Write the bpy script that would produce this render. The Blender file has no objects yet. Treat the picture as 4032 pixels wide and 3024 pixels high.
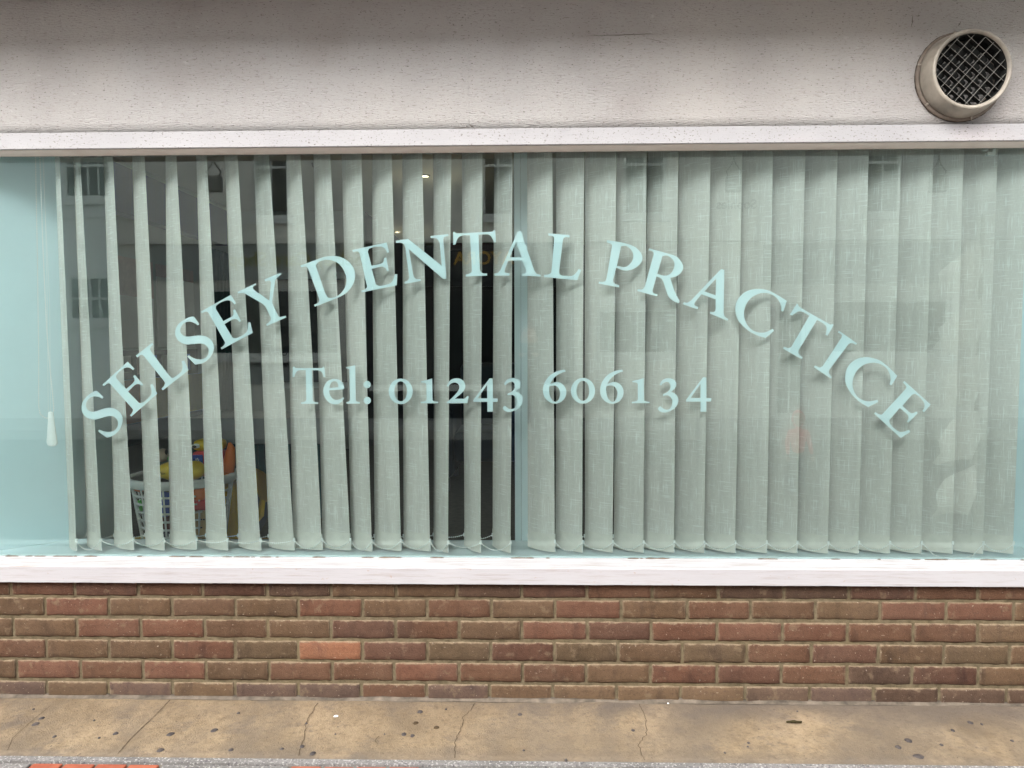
import bpy, bmesh, math, random
from mathutils import Vector, Matrix, noise
random.seed(7)
R = math.radians
S = bpy.context.scene
COL = S.collection

# ------------------------------------------------------------------ camera
CAM = Vector((0.0, -2.6, 1.292))
F = 2912.0
TILT, YAW, ROLL = 3.23, 1.315, -0.16
RM = Matrix.Rotation(R(YAW), 3, 'Z') @ Matrix.Rotation(R(90 - TILT), 3, 'X') @ Matrix.Rotation(R(ROLL), 3, 'Z')
cd = bpy.data.cameras.new('camera'); cam = bpy.data.objects.new('camera', cd)
cd.sensor_width = 36; cd.lens = 26.0; cd.clip_start = 0.02; cd.clip_end = 500
cam.matrix_world = Matrix.Translation(CAM) @ RM.to_4x4()
COL.objects.link(cam); S.camera = cam

def ray(px, py):
    return RM @ Vector(((px - 2016) / F, (1512 - py) / F, -1.0))
def U(px, py, Y):                     # point of the photograph on the upright plane y = Y
    d = ray(px, py); t = (Y - CAM.y) / d.y
    return CAM + d * t
def G(px, py, z=0.0):                 # point of the photograph on the level plane z
    d = ray(px, py); t = (z - CAM.z) / d.z
    return CAM + d * t
def XW(px, py, X):                    # on the plane x = X
    d = ray(px, py); t = (X - CAM.x) / d.x
    return CAM + d * t
def PX(x, y, z):
    v = RM.transposed() @ (Vector((x, y, z)) - CAM)
    return 2016 + F * v.x / -v.z, 1512 - F * v.y / -v.z

# ------------------------------------------------------------------ world, sun, exposure
w = bpy.data.worlds.new('World'); S.world = w; w.use_nodes = True
nt = w.node_tree; bg = nt.nodes['Background']
sky = nt.nodes.new('ShaderNodeTexSky'); sky.sky_type = 'NISHITA'; sky.sun_disc = False
sky.sun_elevation = R(44); sky.sun_rotation = R(206); sky.dust_density = 4.0; sky.air_density = 1.0; sky.ozone_density = 1.0
hs = nt.nodes.new('ShaderNodeHueSaturation'); hs.inputs['Saturation'].default_value = 0.22
nt.links.new(sky.outputs[0], hs.inputs['Color']); nt.links.new(hs.outputs[0], bg.inputs['Color'])
bg.inputs['Strength'].default_value = 0.15
sl = bpy.data.lights.new('sun', 'SUN'); sl.energy = 0.9; sl.angle = R(60); sl.color = (1.0, 0.965, 0.93)
so = bpy.data.objects.new('sun', sl); COL.objects.link(so)
so.rotation_euler = (R(90 - 44), 0, R(-26))   # shines from behind the camera, high
S.view_settings.view_transform = 'Standard'; S.view_settings.look = 'None'
S.view_settings.gamma = 1.0; S.view_settings.use_curve_mapping = False
S.view_settings.exposure = 2.03
S.cycles.max_bounces = 10; S.cycles.transparent_max_bounces = 12
S.cycles.use_denoising = True

# ------------------------------------------------------------------ materials
MATS = {}
class N:
    def __init__(s, name, rough=0.8, spec=0.3, metal=0.0):
        s.m = bpy.data.materials.new(name); s.m.use_nodes = True; s.t = s.m.node_tree
        s.b = s.t.nodes['Principled BSDF']
        s.b.inputs['Roughness'].default_value = rough
        s.b.inputs['Specular IOR Level'].default_value = spec
        s.b.inputs['Metallic'].default_value = metal
        MATS[name] = s.m
    def n(s, kind, **k):
        x = s.t.nodes.new('ShaderNode' + kind)
        for a, v in k.items(): setattr(x, a, v)
        return x
    def l(s, a, b): s.t.links.new(a, b)
    def coord(s, scale=(1, 1, 1), rnd=False, which='Object'):
        tc = s.n('TexCoord'); mp = s.n('Mapping'); mp.inputs['Scale'].default_value = scale
        out = tc.outputs[which]
        if rnd:
            oi = s.n('ObjectInfo'); ml = s.n('VectorMath', operation='SCALE'); ml.inputs[0].default_value = (31.7, 17.3, 23.9)
            s.l(oi.outputs['Random'], ml.inputs['Scale'])
            ad = s.n('VectorMath', operation='ADD'); s.l(out, ad.inputs[0]); s.l(ml.outputs[0], ad.inputs[1]); out = ad.outputs[0]
        s.l(out, mp.inputs['Vector']); return mp.outputs[0]
    def noise(s, vec, sc, det=4, rough=0.6):
        x = s.n('TexNoise'); x.inputs['Scale'].default_value = sc; x.inputs['Detail'].default_value = det
        x.inputs['Roughness'].default_value = rough; s.l(vec, x.inputs['Vector']); return x.outputs['Fac']
    def ramp(s, fac, stops, interp='LINEAR'):
        x = s.n('ValToRGB'); e = x.color_ramp; e.interpolation = interp
        while len(e.elements) < len(stops): e.elements.new(0.5)
        for el, (p, c) in zip(e.elements, stops):
            el.position = p; el.color = (c, c, c, 1) if isinstance(c, (int, float)) else (*c, 1)
        s.l(fac, x.inputs[0]); return x.outputs[0]
    def mix(s, fac, a, b, mode='MIX'):
        x = s.n('Mix', data_type='RGBA', blend_type=mode)
        for v, i in ((fac, 0), (a, 6), (b, 7)):
            if isinstance(v, (int, float)): x.inputs[i].default_value = v if i == 0 else (v, v, v, 1)
            elif isinstance(v, tuple): x.inputs[i].default_value = (*v, 1)
            else: s.l(v, x.inputs[i])
        return x.outputs[2]
    def math(s, op, a, b=0.0, clamp=False):
        x = s.n('Math', operation=op, use_clamp=clamp)
        for v, i in ((a, 0), (b, 1)):
            if isinstance(v, (int, float)): x.inputs[i].default_value = v
            else: s.l(v, x.inputs[i])
        return x.outputs[0]
    def color(s, c):
        if isinstance(c, tuple): s.b.inputs['Base Color'].default_value = (*c, 1)
        else: s.l(c, s.b.inputs['Base Color'])
    def bump(s, h, strength=0.4, dist=0.002):
        x = s.n('Bump'); x.inputs['Strength'].default_value = strength; x.inputs['Distance'].default_value = dist
        s.l(h, x.inputs['Height']); s.l(x.outputs[0], s.b.inputs['Normal'])

def simple(name, c, rough=0.6, spec=0.3, metal=0.0, var=0.12, sc=12.0, bump=0.0):
    m = N(name, rough, spec, metal)
    v = m.coord((1, 1, 1), True)
    f = m.ramp(m.noise(v, sc, 5), [(0.3, 1 - var), (0.7, 1 + var * 0.5)])
    m.color(m.mix(1.0, c, f, 'MULTIPLY'))
    if bump: m.bump(m.noise(v, sc * 12, 4), bump, 0.001)
    return m.m

# fascia: aged masonry paint over brushed render
m = N('masonry_paint', 0.75, 0.25)
v = m.coord((1, 1, 1)); vs = m.coord((1, 1, 5.5))
c = m.ramp(m.noise(v, 2.2, 5), [(0.3, (0.335, 0.314, 0.298)), (0.5, (0.385, 0.373, 0.360)), (0.72, (0.425, 0.417, 0.409))])
warm = m.ramp(m.noise(v, 1.1, 3), [(0.50, 0.0), (0.7, 0.35)]); c = m.mix(warm, c, (0.42, 0.375, 0.315))
fl = m.ramp(m.noise(vs, 42, 3, 0.55), [(0.33, 0.0), (0.40, 1.0)]); c = m.mix(m.ramp(fl, [(0.0, 0.6), (1.0, 0.0)]), c, (0.20, 0.175, 0.155))
f2 = m.ramp(m.noise(m.coord((1, 1, 2.4)), 95, 2, 0.5), [(0.31, 0.0), (0.35, 1.0)]); c = m.mix(m.ramp(f2, [(0.0, 0.75), (1.0, 0.0)]), c, (0.08, 0.068, 0.056))
f3 = m.ramp(m.noise(m.coord((1, 1, 1.7)), 30, 4, 0.5), [(0.66, 0.0), (0.74, 0.35)]); c = m.mix(f3, c, (0.56, 0.55, 0.54))
m.color(c); m.bump(m.math('ADD', m.noise(vs, 42, 3, 0.55), m.math('MULTIPLY', m.noise(m.coord((1, 1, 3)), 85, 4, 0.65), 1.3)), 0.9, 0.005)
# frame: white gloss gone chalky, chipped
m = N('white_frame_paint', 0.5, 0.35)
v = m.coord((1, 1, 1)); vs = m.coord((0.35, 1, 2.2))
c = m.ramp(m.noise(v, 3.0, 5), [(0.3, (0.278, 0.272, 0.276)), (0.7, (0.318, 0.312, 0.315))])
pk = m.ramp(m.noise(v, 1.4, 2), [(0.60, 0.0), (0.72, 0.35)]); c = m.mix(pk, c, (0.44, 0.37, 0.37))
cl = m.ramp(m.noise(v, 5.0, 3), [(0.40, 0.0), (0.62, 1.0)])
fl = m.ramp(m.noise(m.coord((1, 1, 1.5)), 115, 3, 0.6), [(0.345, 1.0), (0.40, 0.0)])
c = m.mix(m.math('MULTIPLY', fl, m.math('MULTIPLY_ADD', cl, 0.75), True), c, (0.13, 0.11, 0.10))
m.color(c); m.bump(m.math('ADD', m.noise(vs, 130, 4), m.math('MULTIPLY', fl, -0.6)), 0.45, 0.002)
# sill: weathered brushed paint, dirt in the grain
m = N('sill_paint', 0.55, 0.3)
v = m.coord((1, 1, 1)); vs = m.coord((0.10, 2, 2))
c = m.ramp(m.noise(v, 3.0, 5), [(0.3, (0.278, 0.272, 0.279)), (0.7, (0.298, 0.292, 0.298))])
ge = m.n('NewGeometry'); sx = m.n('SeparateXYZ'); m.l(ge.outputs['Normal'], sx.inputs[0])
up = m.ramp(sx.outputs['Z'], [(0.3, 0.0), (0.7, 1.0)])
gr = m.ramp(m.noise(vs, 75, 5, 0.7), [(0.50, 0.0), (0.68, 1.0)])
c = m.mix(m.math('MULTIPLY', gr, m.math('MULTIPLY_ADD', up, 0.6, ), True), c, (0.20, 0.165, 0.15))
fl = m.ramp(m.noise(m.coord((0.5, 1, 1)), 85, 3, 0.6), [(0.27, 1.0), (0.31, 0.0)])
c = m.mix(m.math('MULTIPLY', fl, 0.7), c, (0.25, 0.18, 0.15))
m.color(c); m.bump(m.noise(vs, 75, 5, 0.7), 0.5, 0.002)
# brick: colour comes from the object
m = N('brick', 0.9, 0.15)
v = m.coord((1, 1, 1), True); oi = m.n('ObjectInfo'); base = oi.outputs['Color']
c = m.mix(m.ramp(m.noise(v, 14, 5, 0.65), [(0.35, 0.0), (0.7, 0.75)]), base, m.mix(1.0, base, (1.35, 1.30, 1.20), 'MULTIPLY'))
c = m.mix(m.ramp(m.noise(m.coord((1.6, 1, 0.6), True), 11, 4), [(0.55, 0.0), (0.70, 0.65)]), c, m.mix(1.0, base, (0.50, 0.50, 0.58), 'MULTIPLY'))
pv = m.n('TexVoronoi'); pv.inputs['Scale'].default_value = 20; m.l(m.mix(0.55, v, m.noise(v, 40, 2), 'ADD'), pv.inputs['Vector'])
pt = m.math('MULTIPLY', m.ramp(m.noise(v, 22, 4, 0.6), [(0.60, 0.0), (0.68, 0.45)]), 1.0)
c = m.mix(pt, c, (0.135, 0.098, 0.062))
tcg = m.n('TexCoord'); sg = m.n('SeparateXYZ'); m.l(tcg.outputs['Generated'], sg.inputs[0])
nz = m.noise(v, 38, 4)
eg = m.math('ADD', sg.outputs['Z'], m.math('MULTIPLY', m.math('SUBTRACT', nz, 0.5), 0.30))
c = m.mix(m.ramp(eg, [(0.90, 0.0), (0.97, 0.75)]), c, (0.185, 0.142, 0.092))
ex = m.math('ABSOLUTE', m.math('SUBTRACT', sg.outputs['X'], 0.5))
ex = m.math('ADD', ex, m.math('MULTIPLY', m.math('SUBTRACT', nz, 0.5), 0.10))
c = m.mix(m.ramp(ex, [(0.475, 0.0), (0.50, 0.6)]), c, (0.155, 0.12, 0.078))
sp = m.ramp(m.noise(v, 160, 2, 0.5), [(0.27, 1.0), (0.33, 0.0)]); c = m.mix(m.math('MULTIPLY', sp, 0.45), c, (0.06, 0.045, 0.035))
s2 = m.ramp(m.noise(v, 120, 2, 0.5), [(0.70, 0.0), (0.74, 1.0)]); c = m.mix(m.math('MULTIPLY', s2, 0.45), c, (0.36, 0.30, 0.24))
gq = m.noise(v, 85, 5, 0.75); c = m.mix(m.ramp(gq, [(0.36, 0.4), (0.48, 0.0)]), c, m.mix(1.0, base, (0.45, 0.45, 0.48), 'MULTIPLY')); c = m.mix(m.ramp(gq, [(0.60, 0.0), (0.74, 0.35)]), c, (0.15, 0.112, 0.078))
c = m.mix(m.ramp(m.noise(v, 7, 5, 0.65), [(0.35, 0.0), (0.70, 0.26)]), c, (0.105, 0.072, 0.052))
m.color(c); m.bump(m.math('ADD', m.noise(v, 55, 6, 0.7), m.noise(v, 240, 3)), 0.8, 0.003)
m = N('mortar', 0.95, 0.1)
v = m.coord()
c = m.ramp(m.noise(v, 30, 5, 0.7), [(0.3, (0.052, 0.040, 0.022)), (0.5, (0.092, 0.073, 0.045)), (0.75, (0.14, 0.114, 0.074))])
c = m.mix(m.ramp(m.noise(v, 3.0, 4), [(0.5, 0.0), (0.7, 0.5)]), c, (0.13, 0.10, 0.055))
m.color(c); m.bump(m.noise(v, 150, 5, 0.7), 0.8, 0.003)
# concrete apron
m = N('apron_concrete', 0.85, 0.2)
v = m.coord((1, 1, 1)); tc = m.n('TexCoord'); so_ = m.n('SeparateXYZ'); m.l(tc.outputs['Object'], so_.inputs[0])
c = m.ramp(m.noise(v, 3.2, 6, 0.6), [(0.28, (0.095, 0.070, 0.044)), (0.42, (0.158, 0.117, 0.073)), (0.58, (0.222, 0.165, 0.103)), (0.8, (0.26, 0.198, 0.132))])
c = m.mix(m.ramp(m.noise(v, 26, 6, 0.7), [(0.45, 0.0), (0.70, 0.8)]), c, (0.12, 0.085, 0.05))
c = m.mix(m.ramp(m.noise(m.coord((0.7, 0.9, 1)), 7, 6, 0.7), [(0.54, 0.0), (0.66, 0.7)]), c, (0.085, 0.07, 0.058))
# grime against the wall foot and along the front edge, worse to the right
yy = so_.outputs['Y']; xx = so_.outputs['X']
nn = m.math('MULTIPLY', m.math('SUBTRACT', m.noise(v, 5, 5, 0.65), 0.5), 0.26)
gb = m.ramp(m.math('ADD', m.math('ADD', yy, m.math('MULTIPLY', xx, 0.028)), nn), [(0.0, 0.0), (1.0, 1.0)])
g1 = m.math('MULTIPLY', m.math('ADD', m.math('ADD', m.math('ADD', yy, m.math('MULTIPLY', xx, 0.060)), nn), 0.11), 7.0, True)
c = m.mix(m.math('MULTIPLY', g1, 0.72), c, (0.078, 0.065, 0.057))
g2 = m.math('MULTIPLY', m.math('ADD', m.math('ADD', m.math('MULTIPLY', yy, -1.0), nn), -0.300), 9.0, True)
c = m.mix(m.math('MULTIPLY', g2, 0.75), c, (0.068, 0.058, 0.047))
sp = m.ramp(m.noise(v, 75, 3, 0.55), [(0.29, 1.0), (0.33, 0.0)]); c = m.mix(m.math('MULTIPLY', sp, 0.75), c, (0.045, 0.034, 0.026))
grit = m.noise(v, 62, 5, 0.75); c = m.mix(m.ramp(grit, [(0.36, 0.45), (0.47, 0.0)]), c, (0.065, 0.048, 0.032)); c = m.mix(m.ramp(grit, [(0.62, 0.0), (0.74, 0.4)]), c, (0.34, 0.26, 0.17))
c = m.mix(m.ramp(m.noise(m.coord((1, 0.7, 1)), 2.6, 5, 0.65), [(0.45, 0.0), (0.60, 0.55)]), c, (0.10, 0.080, 0.060))
m.color(c); m.bump(m.math('ADD', m.noise(v, 40, 6, 0.7), m.noise(v, 190, 4)), 0.8, 0.004)
m = N('gum', 0.7, 0.3); v = m.coord((1, 1, 1), True)
m.color(m.ramp(m.noise(v, 60, 4), [(0.3, (0.020, 0.017, 0.018)), (0.7, (0.060, 0.049, 0.044))]))
m = N('stain_brown', 0.8, 0.3); m.color((0.04, 0.024, 0.01))
m = N('crack_dirt', 0.95, 0.1); m.color((0.05, 0.035, 0.023))
m = N('grey_paver', 0.9, 0.2); v = m.coord((1, 1, 1), True)
c = m.ramp(m.noise(v, 9, 4), [(0.3, (0.10, 0.094, 0.088)), (0.7, (0.155, 0.147, 0.14))])
c = m.mix(m.ramp(m.noise(v, 130, 3, 0.5), [(0.56, 0.0), (0.62, 0.8)]), c, (0.30, 0.29, 0.275))
c = m.mix(m.ramp(m.noise(v, 95, 3, 0.5), [(0.36, 0.85), (0.41, 0.0)]), c, (0.06, 0.055, 0.06))
m.color(c); m.bump(m.noise(v, 130, 3), 0.6, 0.003)
m = N('red_paver', 0.85, 0.2); v = m.coord((1, 1, 1), True)
c = m.ramp(m.noise(v, 20, 5), [(0.3, (0.19, 0.048, 0.026)), (0.7, (0.27, 0.082, 0.046))]); m.color(c); m.bump(m.noise(v, 160, 4), 0.5, 0.002)
simple('joint_sand', (0.13, 0.11, 0.09), 0.95, 0.1, sc=60, bump=0.8)
m = N('asphalt', 0.9, 0.2); v = m.coord(); m.color(m.ramp(m.noise(v, 60, 4), [(0.3, (0.055, 0.054, 0.052)), (0.7, (0.085, 0.082, 0.08))])); m.bump(m.noise(v, 120, 3), 0.6, 0.005)
# blind fabric: linen slub weave from UVs in metres
m = N('blind_fabric', 0.85, 0.15)
tc = m.n('TexCoord'); oi = m.n('ObjectInfo'); ml = m.n('VectorMath', operation='SCALE'); ml.inputs[0].default_value = (3.1, 7.7, 0)
m.l(oi.outputs['Random'], ml.inputs['Scale']); ad = m.n('VectorMath', operation='ADD'); m.l(tc.outputs['UV'], ad.inputs[0]); m.l(ml.outputs[0], ad.inputs[1])
def mp(vec, sc, rz=0.0):
    x = m.n('Mapping'); x.inputs['Scale'].default_value = sc; x.inputs['Rotation'].default_value = (0, 0, rz); m.l(vec, x.inputs['Vector']); return x.outputs[0]
uv = ad.outputs[0]
h = m.noise(mp(uv, (17, 240, 1)), 1.0, 1, 0.3); vv = m.noise(mp(uv, (240, 13, 1)), 1.0, 1, 0.3)
h2 = m.noise(mp(uv, (90, 900, 1)), 1.0, 2, 0.5); v2 = m.noise(mp(uv, (900, 60, 1)), 1.0, 2, 0.5)
c = m.ramp(m.noise(mp(uv, (34, 2.2, 1)), 1.0, 4), [(0.25, (0.63, 0.61, 0.575)), (0.5, (0.73, 0.705, 0.66)), (0.75, (0.80, 0.775, 0.73))])
c = m.mix(m.ramp(h2, [(0.35, 0.25), (0.6, 0.0)]), c, (0.52, 0.49, 0.44))
c = m.mix(m.ramp(v2, [(0.35, 0.35), (0.6, 0.0)]), c, (0.52, 0.49, 0.44))
c = m.mix(m.ramp(h, [(0.60, 0.0), (0.72, 0.45)]), c, (0.93, 0.93, 0.90))
c = m.mix(m.ramp(vv, [(0.61, 0.0), (0.73, 0.5)]), c, (0.93, 0.93, 0.90))
m.color(c); m.bump(m.math('ADD', h, vv), 0.3, 0.0006)
m.b.inputs['Transmission Weight'].default_value = 0.0
tr = m.n('BsdfTranslucent'); m.l(c, tr.inputs['Color']); mx = m.n('MixShader'); mx.inputs[0].default_value = 0.10
out = m.t.nodes['Material Output']; m.l(m.b.outputs[0], mx.inputs[1]); m.l(tr.outputs[0], mx.inputs[2]); m.l(mx.outputs[0], out.inputs['Surface'])
simple('weight_fabric', (0.72, 0.69, 0.63), 0.8, 0.2, var=0.08, sc=30)
simple('white_plastic', (0.88, 0.88, 0.86), 0.35, 0.5, var=0.03)
m = N('vinyl', 0.5, 0.3); v = m.coord(); m.color(m.ramp(m.noise(v, 1.5, 2), [(0.3, (0.66, 0.765, 0.79)), (0.7, (0.69, 0.785, 0.80))]))
simple('reveal_paint', (0.68, 0.82, 0.845), 0.55, 0.3, var=0.05, sc=2.5, bump=0.12)
simple('post_paint', (0.78, 0.88, 0.90), 0.45, 0.3, var=0.03, sc=3)
simple('inner_wall_paint', (0.36, 0.42, 0.39), 0.7, 0.2, var=0.05, sc=1.5)
simple('ceiling_paint', (0.42, 0.41, 0.31), 0.8, 0.2, var=0.06, sc=1.5)
simple('navy_paint', (0.01, 0.02, 0.20), 0.5, 0.4)
simple('orange_paint', (0.42, 0.15, 0.05), 0.6, 0.3)
simple('yellow_ochre', (0.42, 0.34, 0.05), 0.6, 0.3)
simple('teal_paint', (0.02, 0.085, 0.095), 0.5, 0.4)
simple('teal_curtain', (0.012, 0.05, 0.05), 0.8, 0.2, var=0.2)
simple('poster_white', (0.80, 0.82, 0.82), 0.6, 0.2, var=0.05)
simple('poster_pink', (0.52, 0.36, 0.33), 0.6, 0.2, var=0.2)
simple('paper', (0.5, 0.5, 0.47), 0.7, 0.2, var=0.2)
simple('dark_board', (0.025, 0.03, 0.03), 0.6, 0.3)
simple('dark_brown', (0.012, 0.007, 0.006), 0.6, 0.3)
simple('dark_red', (0.10, 0.012, 0.008), 0.5, 0.3)
simple('carpet', (0.10, 0.085, 0.06), 0.95, 0.1, var=0.25, sc=30)
simple('navy_vinyl', (0.015, 0.03, 0.05), 0.35, 0.5)
simple('black_plastic', (0.012, 0.012, 0.012), 0.4, 0.4)
simple('toy_yellow', (0.92, 0.62, 0.02), 0.3, 0.5, var=0.06)
simple('toy_ochre', (0.88, 0.52, 0.02), 0.4, 0.4, var=0.1)
simple('toy_orange', (0.95, 0.22, 0.03), 0.3, 0.5, var=0.06)
simple('toy_red', (0.75, 0.03, 0.04), 0.3, 0.5)
simple('toy_blue', (0.02, 0.08, 0.45), 0.3, 0.5)
simple('toy_green', (0.08, 0.45, 0.06), 0.35, 0.5)
simple('toy_tan', (0.60, 0.40, 0.16), 0.6, 0.3)
simple('plush_beige', (0.55, 0.43, 0.33), 0.95, 0.1)
simple('slate_cloth', (0.09, 0.10, 0.13), 0.9, 0.1, var=0.2)
simple('vent_plastic', (0.27, 0.242, 0.20), 0.45, 0.4, var=0.42, sc=11, bump=0.3)
simple('vent_dark', (0.17, 0.14, 0.115), 0.8, 0.2, var=0.3, sc=30)
simple('vent_inside', (0.022, 0.023, 0.022), 0.7, 0.2, var=0.3, sc=25)
simple('vent_blade', (0.055, 0.058, 0.055), 0.6, 0.3, var=0.3, sc=25)
simple('wire', (0.24, 0.235, 0.21), 0.4, 0.5, 0.3, var=0.15, sc=40)
simple('soot', (0.035, 0.028, 0.022), 0.95, 0.1, var=0.3, sc=60)
simple('cream_render', (0.86, 0.83, 0.77), 0.85, 0.2, var=0.08, sc=1.2)
simple('white_render', (0.84, 0.85, 0.84), 0.85, 0.2, var=0.06, sc=1.2)
simple('grey_render', (0.80, 0.79, 0.76), 0.85, 0.2, var=0.08, sc=1.2)
simple('slate_roof', (0.06, 0.065, 0.075), 0.7, 0.3, var=0.2, sc=4)
simple('sash_white', (0.80, 0.80, 0.78), 0.5, 0.4, var=0.03)
simple('shop_dark', (0.03, 0.033, 0.038), 0.4, 0.4)
simple('shop_grey', (0.36, 0.37, 0.37), 0.5, 0.3)
simple('gold', (0.75, 0.42, 0.08), 0.4, 0.4)
simple('olive_letter', (0.30, 0.28, 0.05), 0.5, 0.3)
simple('far_glass', (0.022, 0.028, 0.03), 0.12, 0.5, var=0.1)
simple('kerb_stone', (0.42, 0.41, 0.39), 0.9, 0.2, var=0.1)
simple('galvanised', (0.20, 0.20, 0.19), 0.6, 0.4)
simple('pink_coat', (0.92, 0.13, 0.12), 0.8, 0.2, var=0.1)
simple('dark_coat', (0.03, 0.03, 0.038), 0.8, 0.2)
simple('jeans', (0.03, 0.045, 0.09), 0.85, 0.2)
simple('skin', (0.55, 0.33, 0.24), 0.55, 0.4, var=0.05)
simple('hair', (0.05, 0.03, 0.02), 0.7, 0.3)
simple('shoe', (0.04, 0.035, 0.03), 0.6, 0.3)
m = N('lamp_glow'); m.b.inputs['Emission Color'].default_value = (1.0, 0.80, 0.50, 1); m.b.inputs['Emission Strength'].default_value = 3.0; m.color((0.8, 0.7, 0.5))
# window glass: thin sheet, tinted, mirror by Fresnel
m = N('window_glass'); t = m.t
tb = m.n('BsdfTransparent'); tb.inputs['Color'].default_value = (0.885, 0.988, 0.978, 1)
gb_ = m.n('BsdfGlossy'); gb_.inputs['Roughness'].default_value = 0.0; gb_.inputs['Color'].default_value = (0.88, 1.0, 0.97, 1)
fr = m.n('Fresnel'); fr.inputs['IOR'].default_value = 1.52
fac = m.math('MULTIPLY', fr.outputs[0], 2.1, True)
mx = m.n('MixShader'); m.l(fac, mx.inputs[0]); m.l(tb.outputs[0], mx.inputs[1]); m.l(gb_.outputs[0], mx.inputs[2]); m.l(mx.outputs[0], t.nodes['Material Output'].inputs['Surface'])
M = MATS

# ------------------------------------------------------------------ helpers
def obj(name, bm_or_me, mat, parent=None, smooth=False, loc=None):
    if isinstance(bm_or_me, bmesh.types.BMesh):
        me = bpy.data.meshes.new(name); bmesh.ops.recalc_face_normals(bm_or_me, faces=bm_or_me.faces[:]); bm_or_me.to_mesh(me); bm_or_me.free()
    else: me = bm_or_me
    if smooth:
        for p in me.polygons: p.use_smooth = True
    if mat and not me.materials: me.materials.append(M[mat] if isinstance(mat, str) else mat)
    o = bpy.data.objects.new(name, me); COL.objects.link(o)
    if parent is not None: o.parent = parent
    if loc is not None: o.location = loc
    return o
def thing(name, label, cat, loc=(0, 0, 0), group=None):
    o = bpy.data.objects.new(name, None); COL.objects.link(o); o.empty_display_size = 0.05
    o.location = loc; o['label'] = label; o['category'] = cat
    if group: o['group'] = group
    return o
def tag(o, label, cat, group=None):
    o['label'] = label; o['category'] = cat
    if group: o['group'] = group
    return o
def struct(o): o['kind'] = 'structure'; return o
def stuff(o): o['kind'] = 'stuff'; return o
def box(bm, x0, x1, y0, y1, z0, z1, off=(0, 0, 0), bev=0.0):
    vs = [bm.verts.new((x - off[0], y - off[1], z - off[2])) for x in (x0, x1) for y in (y0, y1) for z in (z0, z1)]
    fs = [(0, 1, 3, 2), (4, 6, 7, 5), (0, 4, 5, 1), (2, 3, 7, 6), (0, 2, 6, 4), (1, 5, 7, 3)]
    nf = [bm.faces.new([vs[i] for i in f]) for f in fs]
    if bev:
        es = list({e for f in nf for e in f.edges})
        bmesh.ops.bevel(bm, geom=es, offset=bev, segments=2, affect='EDGES', profile=0.5)
def bx(x0, x1, y0, y1, z0, z1, off=(0, 0, 0), bev=0.0):
    bm = bmesh.new(); box(bm, x0, x1, y0, y1, z0, z1, off, bev); return bm
def tube(bm, pts, r, seg=6, cap=True):
    pts = [Vector(p) for p in pts]; rings = []
    rs = r if isinstance(r, (list, tuple)) else [r] * len(pts)
    for i, p in enumerate(pts):
        d = (pts[min(i + 1, len(pts) - 1)] - pts[max(i - 1, 0)]).normalized()
        a = d.cross(Vector((0, 0, 1))) if abs(d.z) < 0.9 else d.cross(Vector((1, 0, 0)))
        a.normalize(); b = d.cross(a)
        rings.append([bm.verts.new(p + (a * math.cos(k * 2 * math.pi / seg) + b * math.sin(k * 2 * math.pi / seg)) * rs[i]) for k in range(seg)])
    for i in range(len(rings) - 1):
        for k in range(seg): bm.faces.new((rings[i][k], rings[i][(k + 1) % seg], rings[i + 1][(k + 1) % seg], rings[i + 1][k]))
    if cap: bm.faces.new(rings[0][::-1]); bm.faces.new(rings[-1])
def lathe(bm, prof, seg=32, axis='Z', c=(0, 0, 0), sx=1.0, sy=1.0, close=False):
    """prof: (radius, height) list turned about an axis through c"""
    rings = []
    for r, h in prof:
        ring = []
        for k in range(seg):
            a = k * 2 * math.pi / seg; u, v_ = r * math.cos(a) * sx, r * math.sin(a) * sy
            p = (u, v_, h) if axis == 'Z' else (u, h, v_)
            ring.append(bm.verts.new((p[0] + c[0], p[1] + c[1], p[2] + c[2])))
        rings.append(ring)
    n = len(rings)
    for i in range(n if close else n - 1):
        for k in range(seg):
            a, b = rings[i], rings[(i + 1) % n]
            bm.faces.new((a[k], a[(k + 1) % seg], b[(k + 1) % seg], b[k]))
    return rings
def blob(bm, c, r, sub=2, nz=0.0):
    s = bmesh.ops.create_icosphere(bm, subdivisions=sub, radius=1.0)
    for v_ in s['verts']:
        k = 1 + nz * noise.noise(v_.co * 1.7 + Vector(c) * 9)
        v_.co = Vector((c[0] + v_.co.x * r[0] * k, c[1] + v_.co.y * r[1] * k, c[2] + v_.co.z * r[2] * k))

# ------------------------------------------------------------------ ground
YF = 0.0        # face of the bricks
YG = 0.09       # glass
front = G(1000, 2981); YA = front.y                    # front edge of the apron
ap = bmesh.new(); nx, ny = 150, 14
gr = []
for i in range(nx + 1):
    row = []
    for j in range(ny + 1):
        x = -2.6 + 5.2 * i / nx; y = YA + (0.02 - YA) * j / ny
        z = 0.0035 * noise.noise(Vector((x * 2.2, y * 3, 0))) + 0.0015 * noise.noise(Vector((x * 12, y * 12, 3)))
        if j == 0: z -= 0.004; y += 0.004 * noise.noise(Vector((x * 14, 0, 7)))
        row.append(ap.verts.new((x, y, z)))
    gr.append(row)
for i in range(nx):
    for j in range(ny): ap.faces.new((gr[i][j], gr[i + 1][j], gr[i + 1][j + 1], gr[i][j + 1]))
lo = [ap.verts.new((gr[i][0].co.x, gr[i][0].co.y, -0.03)) for i in range(nx + 1)]
for i in range(nx): ap.faces.new((gr[i][0], lo[i], lo[i + 1], gr[i + 1][0]))
pav = struct(obj('pavement', ap, 'apron_concrete', smooth=True)); pav['label'] = 'tan concrete strip along the foot of the brick wall'
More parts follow.
